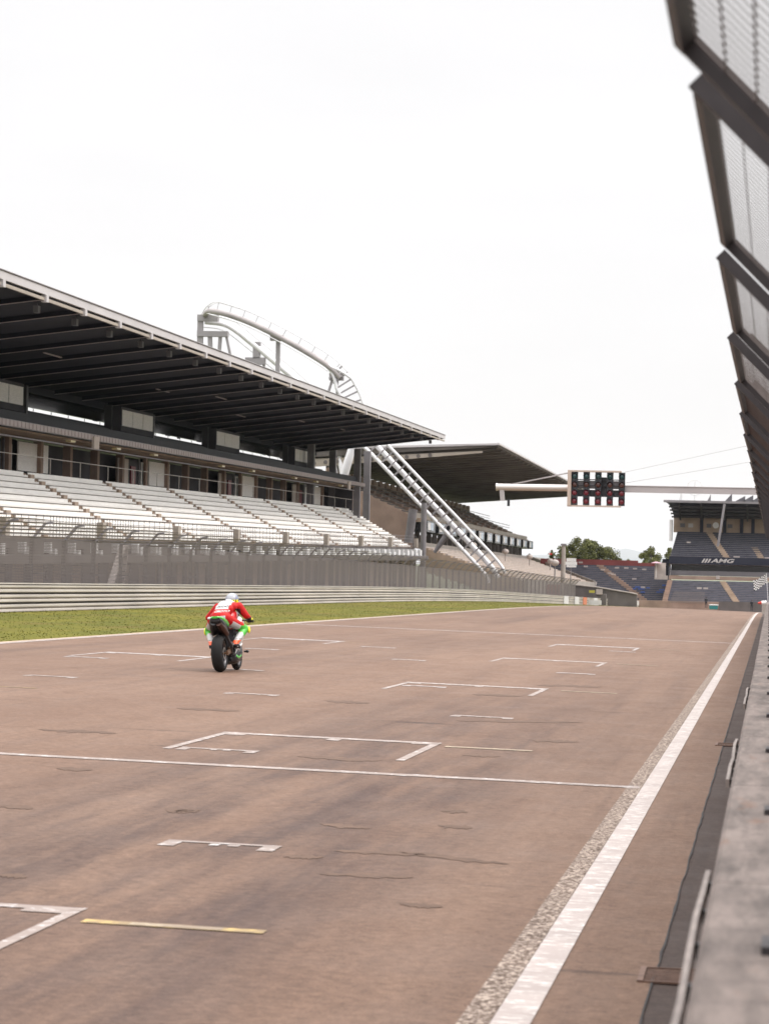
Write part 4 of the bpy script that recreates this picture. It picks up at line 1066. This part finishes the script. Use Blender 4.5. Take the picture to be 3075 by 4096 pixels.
def standing(x,y,z,label,face_rot,arm='down',top='cloth_dark'):
    t=thing('person',label,'person',(x,y,z),'marshals at the far bend'); t.rotation_euler.z=face_rot
    b=MB()
    for s_ in (-1,1):
        capsule(b,(s_*.10,0,.9),(s_*.13,.02,.49),.085,.06); capsule(b,(s_*.13,.02,.49),(s_*.14,-.02,.09),.058,.042); capsule(b,(s_*.14,-.03,.05),(s_*.15,.15,.04),.045,.035)
        capsule(b,(s_*.19,0,1.42),(s_*.26,-.03,1.13),.055,.045); e=(s_*.26,-.03,1.13); h=(s_*.22,.16,.98) if arm=='down' else (s_*.12,.25,1.2)
        capsule(b,e,h,.042,.032)
        hx,hy,hz=h
        for f in range(4): capsule(b,(hx-.02+.014*f,hy+.02,hz-.02),(hx-.025+.016*f,hy+.07,hz-.07+.006*f),.011,.008,6)
        capsule(b,(hx-s_*.02,hy+.02,hz),(hx-s_*.05,hy+.06,hz-.02),.011,.008,6)
    b.ball((0,0,.98),(.17,.12,.14)); b.ball((0,0,1.2),(.16,.11,.2)); b.ball((0,0,1.38),(.2,.11,.1))
    capsule(b,(0,0,1.45),(0,.02,1.56),.06,.055); b.ball((0,.03,1.66),(.078,.095,.118)); b.ball((0,.13,1.645),(.014,.02,.022))
    def pick(c,n):
        if c.z>1.5 and c.y>-.02 or (c.z<1.22 and c.y>.17 and c.z>.8): return 1
        return 0
    remeshed(b,'body',[M[top],M['skin']],t,.016,pick)
    b=MB(); b.ball((0,.01,1.71),(.092,.11,.095)); b.build('cap',M['cloth_dark'],None).parent=t
standing(-9.75,430,-6.45,'dark clothed marshal standing on the bend beside the teal container',.4)
standing(-2.65,430,-6.75,'dark clothed marshal near the pit wall end below the chequered flag',-.5,'up')
t=thing('chequered_flag','black and white chequered flag flying at the far end of the pit wall','flag',(-.35,240,gz(-.3,240)))
b=MB(); zq=-.62
b.tube([(-.02,240,gz(0,240)+.3),(-.28,240,zq+1.0)],.02,6); b.build('pole',M['white'],t)
b=MB(); nx,ny=10,8; vs=[]
for i in range(nx+1):
    for j in range(ny+1):
        u=i/nx; v=j/ny; vs.append((-.16-1.15*u-.10*v,240+.10*math.sin(6*u+v*2),zq+.15+.72*v-.75*u*(1-.25*v)+.05*math.sin(7*u)))
for i in range(nx):
    for j in range(ny):
        a=i*(ny+1)+j; b.add([vs[a],vs[a+ny+1],vs[a+ny+2],vs[a+1]],[(0,1,2,3)],(i+j)%2)
b.build('cloth',[M['white'],M['black']],t)
t=thing('tyre_stack_cover','red and white padded block at the far end of the pit wall','barrier',(-.5,236,gz(-.5,236)))
z=gz(-.5,236); b=MB(); b.tube([(-.95,236,z+.92),(-.62,236,z+.96)],[.06,.15],10,0); b.tube([(-.62,236,z+.96),(-.2,236,z+1.0)],.16,10,1); b.build('padding',[M['red_pad'] if 'red_pad' in M else mat('red_padding',(.55,.05,.03),.6),M['white']],t)
b=MB(); b.box(-.6,-.2,235.8,236.2,z-.1,z+.85); b.build('base',M['concrete'],t)

# ------------------------------------------------------------------ motorcycle
GX,GYY=-9.50,47.0
lean=Euler((math.atan(-.0124),math.radians(-4.2),math.radians(-.4)))
def bike_root(name,label,cat):
    t=bpy.data.objects.new(name,None); C.objects.link(t); t.location=(GX,GYY,gz(GX,GYY)); t.rotation_euler=lean; return tag(t,label,cat)
mc=bike_root('racing_motorcycle','green, white and red racing motorcycle ridden away down the straight','motorcycle')
def mp(mb,name,m,parent=None): return mb.build(name,m,parent or mc)
M['tyre']=mat('slick_rubber',(.013,.012,.012),.8,spec=.25,var=.2,scale=6)
M['rim']=mat('dark_alloy_rim',(.10,.095,.10),.4,.7)
M['bike_black']=mat('black_bodywork',(.012,.012,.014),.4)
M['bike_green']=mat('bright_green_paint',(.06,.42,.05),.3,coat=.5)
M['bike_white']=mat('white_bodywork',(.6,.6,.6),.3,coat=.5)
M['bike_red']=mat('red_bodywork',(.55,.018,.02),.3,coat=.5)
M['titan']=mat('heat_browned_exhaust',(.10,.055,.045),.35,.8)
M['alu']=mat('bare_aluminium',(.45,.43,.41),.35,.9)
M['bronze']=mat('bronze_swingarm',(.22,.13,.08),.4,.8)
def wheel(y,r,w,name):
    pr=[]
    for i in range(13):
        a=-PI*.5+PI*i/12; pr.append((w/2*math.sin(a),r-w*.42+w*.42*math.cos(a)))
    pr += [(w*.36,r*.72),(-w*.36,r*.72)]
    b=MB(); b.lathe(pr,(0,y,r),'x',44); wh=mp(b,name,M['tyre'])
    b=MB(); b.lathe([(-w*.40,r*.745),(w*.40,r*.745),(w*.36,r*.66),(-w*.36,r*.66)],(0,y,r),'x',36)
    b.lathe([(-.05,.05),(.05,.05),(.05,.02),(-.05,.02)],(0,y,r),'x',16)
    for k in range(6):
        a=2*PI*k/6; d=V((0,math.cos(a),math.sin(a))); b.beam(V((0,y,r))+d*.04,V((0,y,r))+d*r*.68,.05,.03,up=(1,0,0))
    mp(b,'rim',M['rim'],wh)
    b=MB()
    for s_ in ((1,) if r>.31 else (-1,1)):
        x=s_*w*.44; R_=.11 if r>.31 else .15; b.lathe([(x-.003,R_),(x+.003,R_),(x+.003,R_*.66),(x-.003,R_*.66)],(0,y,r),'x',32,smooth=False)
    mp(b,'brake_disc',M['alu'],wh)
    return wh
wheel(0,.328,.200,'rear_wheel'); wheel(1.43,.30,.122,'front_wheel')
# swingarm, chain, axle
b=MB()
for s_ in (-1,1):
    b.beam((s_*.135,-.02,.328),(s_*.12,.30,.36),.035,.075); b.beam((s_*.12,.30,.36),(s_*.09,.58,.40),.045,.10)
b.beam((-.12,.40,.38),(.12,.40,.38),.06,.1); b.tube([(-.16,0,.328),(.16,0,.328)],.018,8); mp(b,'swingarm',M['bronze'])
b=MB(); b.lathe([(-.128,.115),(-.122,.115),(-.122,.07),(-.128,.07)],(0,0,.328),'x',30,smooth=False); b.beam((-.125,.02,.44),(-.10,.56,.47),.012,.02); b.beam((-.125,.02,.216),(-.10,.56,.35),.012,.02); mp(b,'chain',M['steel_dark'])
# engine block and frame
b=MB(); b.box(-.17,.17,.52,.98,.24,.60); b.box(-.13,.13,.62,.86,.55,.74); b.beam((.16,.60,.70),(.09,1.10,.80),.05,.13); b.beam((-.16,.60,.70),(-.09,1.10,.80),.05,.13); mp(b,'engine',M['steel_dark'])
b=MB(); b.tube([(.08,.55,.26),(.13,.45,.32),(.15,.30,.44),(.14,.15,.56),(.125,.02,.66)],[.024,.024,.026,.026,.03],10); mp(b,'exhaust_pipe',M['steel_dark'])
b=MB(); b.tube([(.13,.06,.66),(.09,-.10,.77),(.055,-.21,.855)],[.05,.062,.052],14); mp(b,'silencer',M['titan'])
b=MB(); b.tube([(-.09,.02,.68),(-.07,-.12,.79),(-.045,-.21,.865)],[.05,.06,.05],14); mp(b,'silencer',M['bike_black'])
# tail unit
def loft(mb,secs,m=0):
    """rounded-box sections: (y, zc, halfwidth, halfheight, xoff)"""
    n=16; vs=[]
    for (y,zc,hw,hh,*r) in secs:
        for j in range(n):
            a=2*PI*j/n; c_,s_=math.cos(a),math.sin(a)
            vs.append((hw*math.copysign(abs(c_)**.7,c_)+(r[0] if r else 0),y,zc+hh*math.copysign(abs(s_)**.7,s_)))
    k=len(secs); fs=[(i*n+j,i*n+(j+1)%n,(i+1)*n+(j+1)%n,(i+1)*n+j) for i in range(k-1) for j in range(n)]
    mb.add(vs,fs,m,True); mb.add(vs[:n],[tuple(range(n))],m); mb.add(vs[-n:],[tuple(range(n))[::-1]],m)
b=MB(); loft(b,[(-.25,.965,.05,.018),(-.2,.955,.095,.03),(-.05,.925,.125,.045),(.15,.88,.135,.05),(.32,.83,.13,.05)]); mp(b,'tail_cowl',M['bike_green'])
b=MB(); loft(b,[(-.235,.925,.085,.035),(-.16,.86,.13,.085),(-.02,.79,.14,.11),(.2,.74,.12,.11),(.36,.72,.10,.09)]); mp(b,'undertray',M['bike_black'])
b=MB(); loft(b,[(.02,.945,.10,.02),(.2,.90,.125,.03),(.42,.85,.12,.03),(.55,.86,.10,.03)]); mp(b,'seat',M['bike_black'])
b=MB(); b.ball((-.115,-.16,.95),(.04,.05,.025)); mp(b,'side_cap',M['bike_white'])
b=MB(); loft(b,[(.5,.86,.11,.06),(.6,.93,.16,.11),(.78,.97,.185,.13),(.95,.96,.17,.11),(1.05,.93,.12,.07)]); mp(b,'fuel_tank',M['bike_red'])
# fairings
b=MB(); loft(b,[(.66,.55,.20,.14),(.78,.62,.235,.24),(1.0,.68,.25,.27),(1.18,.76,.23,.22),(1.36,.86,.15,.13),(1.46,.90,.06,.05)]); mp(b,'side_fairing',M['bike_white'])
b=MB(); loft(b,[(.50,.20,.10,.04),(.58,.24,.17,.11),(.75,.27,.20,.16),(.98,.31,.21,.19),(1.10,.38,.17,.14)]); mp(b,'belly_pan',M['bike_black'])
b=MB(); loft(b,[(.52,.31,.175,.03),(.75,.40,.207,.035),(1.0,.47,.217,.04)]); mp(b,'belly_stripe',M['bike_white'])
b=MB(); loft(b,[(.56,.25,.16,.045),(.64,.26,.185,.06),(.75,.24,.203,.065),(.9,.27,.212,.05)]); mp(b,'belly_panel',M['bike_green'])
b=MB(); loft(b,[(.70,.72,.236,.03),(.8,.79,.245,.035),(1.02,.84,.24,.04),(1.2,.90,.20,.03)]); mp(b,'fairing_stripe',M['bike_red'])
b=MB(); loft(b,[(1.12,1.0,.12,.03),(1.22,1.0,.14,.06),(1.34,.96,.12,.06)]); mp(b,'windscreen',M['glass_dark'])
# front end
b=MB()
for s_ in (-1,1): b.tube([(s_*.10,1.43,.30),(s_*.10,1.16,.92)],[.026,.03],10)
b.beam((-.13,1.17,.90),(.13,1.17,.90),.06,.03); mp(b,'fork',M['alu'])
b=MB(); loft(b,[(1.2,.55,.05,.02),(1.34,.615,.068,.02),(1.5,.60,.068,.02),(1.6,.53,.05,.02)]); mp(b,'front_mudguard',M['bike_white'])
b=MB()
for s_ in (-1,1):
    b.tube([(s_*.12,1.15,.895),(s_*.42,1.06,.875)],.014,8); b.tube([(s_*.16,1.20,.89),(s_*.40,1.13,.875)],.007,6)
mp(b,'handlebar',M['steel_dark'])
for s_ in (-1,1):
    b=MB(); b.tube([(s_*.30,1.06,.875),(s_*.425,1.035,.868)],.02,8); mp(b,'grip',M['bike_black'])
    b=MB(); b.tube([(s_*.13,.36,.43),(s_*.26,.36,.43)],.012,8); b.box(s_*.12,s_*.14,.30,.50,.40,.52); mp(b,'footpeg',M['alu'])
b=MB(); b.tube([(.24,1.0,.33),(.30,.98,.33)],.018,8); b.ball((.30,.98,.33),.028); mp(b,'crash_bobbin',M['bike_black'])
b=MB(); b.box(.18,.21,.24,.30,.46,.50); b.tube([(.19,.5,.40),(.21,.6,.38),(.21,.72,.36)],.012,6); mp(b,'brake_lever',M['alu'])

# ------------------------------------------------------------------ rider
rd=bike_root('person','rider in red, white and green leathers crouched on the racing motorcycle','person')
M['l_red']=mat('red_leather',(.43,.006,.006),.6,spec=.25,var=.1,scale=9)
M['l_white']=mat('white_leather',(.47,.46,.455),.5,var=.05,scale=9)
M['l_black']=mat('black_stretch_panel',(.014,.014,.017),.7)
M['l_green']=mat('green_leather',(.06,.40,.035),.45)
M['l_yellow']=mat('yellow_panel',(.75,.72,.03),.5)
M['l_orange']=mat('orange_boot_panel',(.80,.10,.02),.45)
hx=-.045
b=MB()
b.ball((hx,.34,.955),(.185,.16,.13)); b.ball((hx+.01,.47,1.02),(.165,.16,.125)); b.ball((hx+.03,.62,1.09),(.175,.16,.125)); b.ball((hx+.05,.76,1.135),(.195,.14,.125))
b.ball((.015,.84,1.165),(.165,.10,.10)); b.ball((.02,.86,1.215),(.085,.13,.065)); b.ball((.015,.72,1.19),(.08,.14,.055))
capsule(b,(.02,.88,1.18),(.035,1.0,1.235),.075,.07)
EL={};
for s_ in (-1,1):
    sh=(.015+s_*.19,.86,1.135); el=((.0+s_*.325) if s_>0 else -.36,.90,.965); wr=(s_*.365,1.04,.905)
    capsule(b,sh,el,.082,.060); capsule(b,el,wr,.060,.042)
    hp=(hx+s_*.10,.37,.93); kn=(-.02+s_*.325,.80,.735); an=(s_*.215,.40,.50)
    capsule(b,hp,kn,.108,.075); capsule(b,kn,an,.075,.052)
    capsule(b,(s_*.215,.37,.455),(s_*.235,.56,.425),.048,.036); capsule(b,(s_*.212,.38,.50),(s_*.215,.35,.46),.05,.048)
def suit(c,n):
    ax=abs(c.x-.0)
    # legs and boots
    if c.z<.60 and c.y<.62:
        if c.z<.475: return 2
        if c.z<.545: return 5 if n.y<.25 else 2
        return 1 if (c.z*40)%1.6>.35 else 2
    if c.z<.80 and ax>.15 and c.z<.62+.35*c.y:
        if c.y<.60: return 1 if c.z<.685 else (5 if c.z<.70 and ax>.27 else 1)
        return 3
    if c.z<.86 and c.y>.70 and ax>.17 and c.z<.83: return 3
    # arms
    if c.y>.70 and ax>.245:
        if c.z<.915: return 2
        if c.x*n.x<0 and c.z>.97 and abs(n.x)>.35: return 2
        return 0
    if c.y>.62 and ax>.165 and c.z<1.10 and c.z>.98: return 2
    # back panel
    xb=c.x-(hx+.05*min(1,max(0,(c.y-.4)/.4)))
    if c.z>1.105 and abs(xb)<.125+.15*max(0,c.z-1.17) and n.z>-.2: return 1
    if c.z>1.2 and c.y>.9: return 1
    # seat of the suit: pale hips
    if c.z<.985 and c.y<.36 and .05<abs(c.x-hx)<.13: return 1
    if c.z<.93 and c.y>.40 and n.z<-.05: return 1
    return 0
body=remeshed(b,'body',[M['l_red'],M['l_white'],M['l_black'],M['l_green'],M['l_yellow'],M['l_orange']],rd,.011,suit,3)
# gloves with five fingers curled round the grips
for s_ in (-1,1):
    b=MB(); b.ball((s_*.365,1.035,.905),(.048,.05,.035)); capsule(b,(s_*.36,1.0,.905),(s_*.355,.965,.92),.043,.047)
    for f in range(4):
        x=s_*(.325+.026*f); L_=(.9,1,.96,.8)[f]
        capsule(b,(x,1.06,.905),(x,1.06+.045*L_,.893),.0125,.0115,8); capsule(b,(x,1.06+.045*L_,.893),(x,1.055+.04*L_,.855),.0115,.0105,8); capsule(b,(x,1.055+.04*L_,.855),(x,1.06,.845),.0105,.009,8)
    capsule(b,(s_*.322,1.02,.895),(s_*.308,1.055,.868),.014,.012,8); capsule(b,(s_*.308,1.055,.868),(s_*.315,1.075,.85),.012,.010,8)
    remeshed(b,'glove',[M['l_yellow'],M['l_black']],rd,.006,lambda c,n: 1 if (c.z<.885 or c.y<.99) else 0,2)
    b=MB(); b.ball((-.02+s_*.395,.83,.715),(.028,.05,.065)); b.build('knee_slider',M['l_yellow'],rd)
# helmet
b=MB(); b.ball((.05,1.055,1.26),(.122,.148,.128),seg=26,ring=18); b.ball((.05,1.09,1.215),(.112,.132,.11),seg=20,ring=14)
def hel(c,n):
    if c.y>1.13 and 1.235<c.z<1.315: return 2
    if c.z<1.215: return 1
    if c.z<1.26 and c.x>.06: return 1 if (c.x*30)%1>.3 else 2
    if abs(c.x-.05)>.078 or (c.z>1.30 and c.y>1.08): return 3
    return 0
remeshed(b,'helmet',[mat('silver_helmet_shell',(.33,.34,.37),.3),M['l_yellow'],M['glass_dark'],mat('grey_helmet_graphic',(.20,.22,.29),.35)],rd,.009,hel,3)
b=MB(); b.ball((.0,.735,1.245),(.03,.035,.012)); b.build('aero_vent',M['l_black'],rd)
# lettering laid onto the back
dg=bpy.context.evaluated_depsgraph_get()
bvh=BVHTree.FromPolygons([v.co for v in body.data.vertices],[tuple(p.vertices) for p in body.data.polygons])
def back_text(txt,size,cx,cz,m,xs=1.,shear=0,bold=0.):
    me=text_mesh(txt,size,shear,0,bold); me.materials.clear(); me.materials.append(m)
    bm=bmesh.new(); bm.from_mesh(me); bmesh.ops.subdivide_edges(bm,edges=[e for e in bm.edges if e.calc_length()>.02],cuts=2)
    for v in bm.verts:
        x=cx+v.co.x*xs; z=cz+v.co.y
        h=bvh.ray_cast(V((x,-1,z+.0)),V((0,1,0)))
        v.co=(h[0]+h[1]*.004) if h[0] else V((x,.4,z))
    bm.to_mesh(me); bm.free(); o=bpy.data.objects.new('lettering',me); C.objects.link(o); o.parent=rd; return o
back_text('DUCATI',.046,.0,1.145,M['l_black'],1.15,.2,.0005)
back_text('GIMOTO',.052,-.005,1.062,M['l_white'],1.12,.2,.0014)

# ------------------------------------------------------------------ air
m=bpy.data.materials.new('thin_haze'); m.use_nodes=True; nt=m.node_tree
nt.nodes.remove(nt.nodes['Principled BSDF']); pv=nt.nodes.new('ShaderNodeVolumePrincipled')
pv.inputs['Color'].default_value=(.93,.95,1,1); pv.inputs['Density'].default_value=2.8e-5
nt.links.new(pv.outputs[0],nt.nodes['Material Output'].inputs['Volume'])
b=MB(); b.box(-9500,9500,-950,32000,-180,60); o=b.build('haze',m); tag(o,'thin pale haze filling the air over the circuit','haze',kind='stuff')

# ------------------------------------------------------------------ sky, sun, camera
w=bpy.data.worlds.new('World'); S.world=w; w.use_nodes=True; nt=w.node_tree; N=nt.nodes; L=nt.links
bg=N['Background']; bg.inputs['Strength'].default_value=.1
sky=N.new('ShaderNodeTexSky'); sky.sky_type='NISHITA'; sky.sun_disc=False
SE,SR=math.radians(52),math.radians(75)
sky.sun_elevation=SE; sky.sun_rotation=SR
tc=N.new('ShaderNodeTexCoord'); sp=N.new('ShaderNodeSeparateXYZ'); L.new(tc.outputs['Generated'],sp.inputs[0])
el=node_math(nt,'MAXIMUM',sp.outputs['Z'],0.)
cl=node_noise(nt,node_map(nt,tc.outputs['Generated'],(1.6,1.6,7.)),1.6,6,.55)
cloud=node_range(nt,cl,.3,.7,.965,1.035)
# overcast: three times brighter overhead than at the horizon
up_=node_math(nt,'MAXIMUM',node_math(nt,'SUBTRACT',el,.2),0.)
lum=node_math(nt,'MULTIPLY',node_math(nt,'ADD',node_math(nt,'MULTIPLY',up_,29.),8.3),cloud)
cc=N.new('ShaderNodeVectorMath'); cc.operation='SCALE'; cc.inputs[0].default_value=(1.0,.985,.985); L.new(lum,cc.inputs['Scale'])
L.new(node_mix(nt,.06,cc.outputs[0],sky.outputs[0]),bg.inputs['Color'])
sl_=bpy.data.lights.new('sun','SUN'); sl_.energy=1.5; sl_.angle=math.radians(12); sl_.color=(1,.96,.9)
so=bpy.data.objects.new('sun',sl_); C.objects.link(so)
sd=V((math.sin(SR)*math.cos(SE),math.cos(SR)*math.cos(SE),math.sin(SE)))
so.rotation_euler=sd.to_track_quat('Z','Y').to_euler(); so.location=(60,20,80)

cam=bpy.data.cameras.new('camera'); co=bpy.data.objects.new('camera',cam); C.objects.link(co); S.camera=co
rho=.022
fw=V((-.14023954,.99002956,.01320389)); rt=V((.99011587,.14025177,0)); up=V((.00185187,-.01307338,.99991282))
c_,s_=math.cos(rho),math.sin(rho)
# the picture is turned clockwise by rho: level right axis shows rotated
r2v=rt*c_+up*s_; u2v=up*c_-rt*s_
m4=Matrix((( r2v.x,u2v.x,-fw.x,0),(r2v.y,u2v.y,-fw.y,0),(r2v.z,u2v.z,-fw.z,1.85),(0,0,0,1)))
co.matrix_world=m4
cam.sensor_fit='VERTICAL'; cam.sensor_height=36.; cam.lens=5883/2212*36.
cam.clip_start=.1; cam.clip_end=40000
cam.dof.use_dof=True; cam.dof.focus_distance=47.; cam.dof.aperture_fstop=6.3
S.render.resolution_x=768; S.render.resolution_y=1024
S.view_settings.view_transform='Standard'; S.view_settings.look='None'; S.view_settings.exposure=.32; S.view_settings.gamma=1.
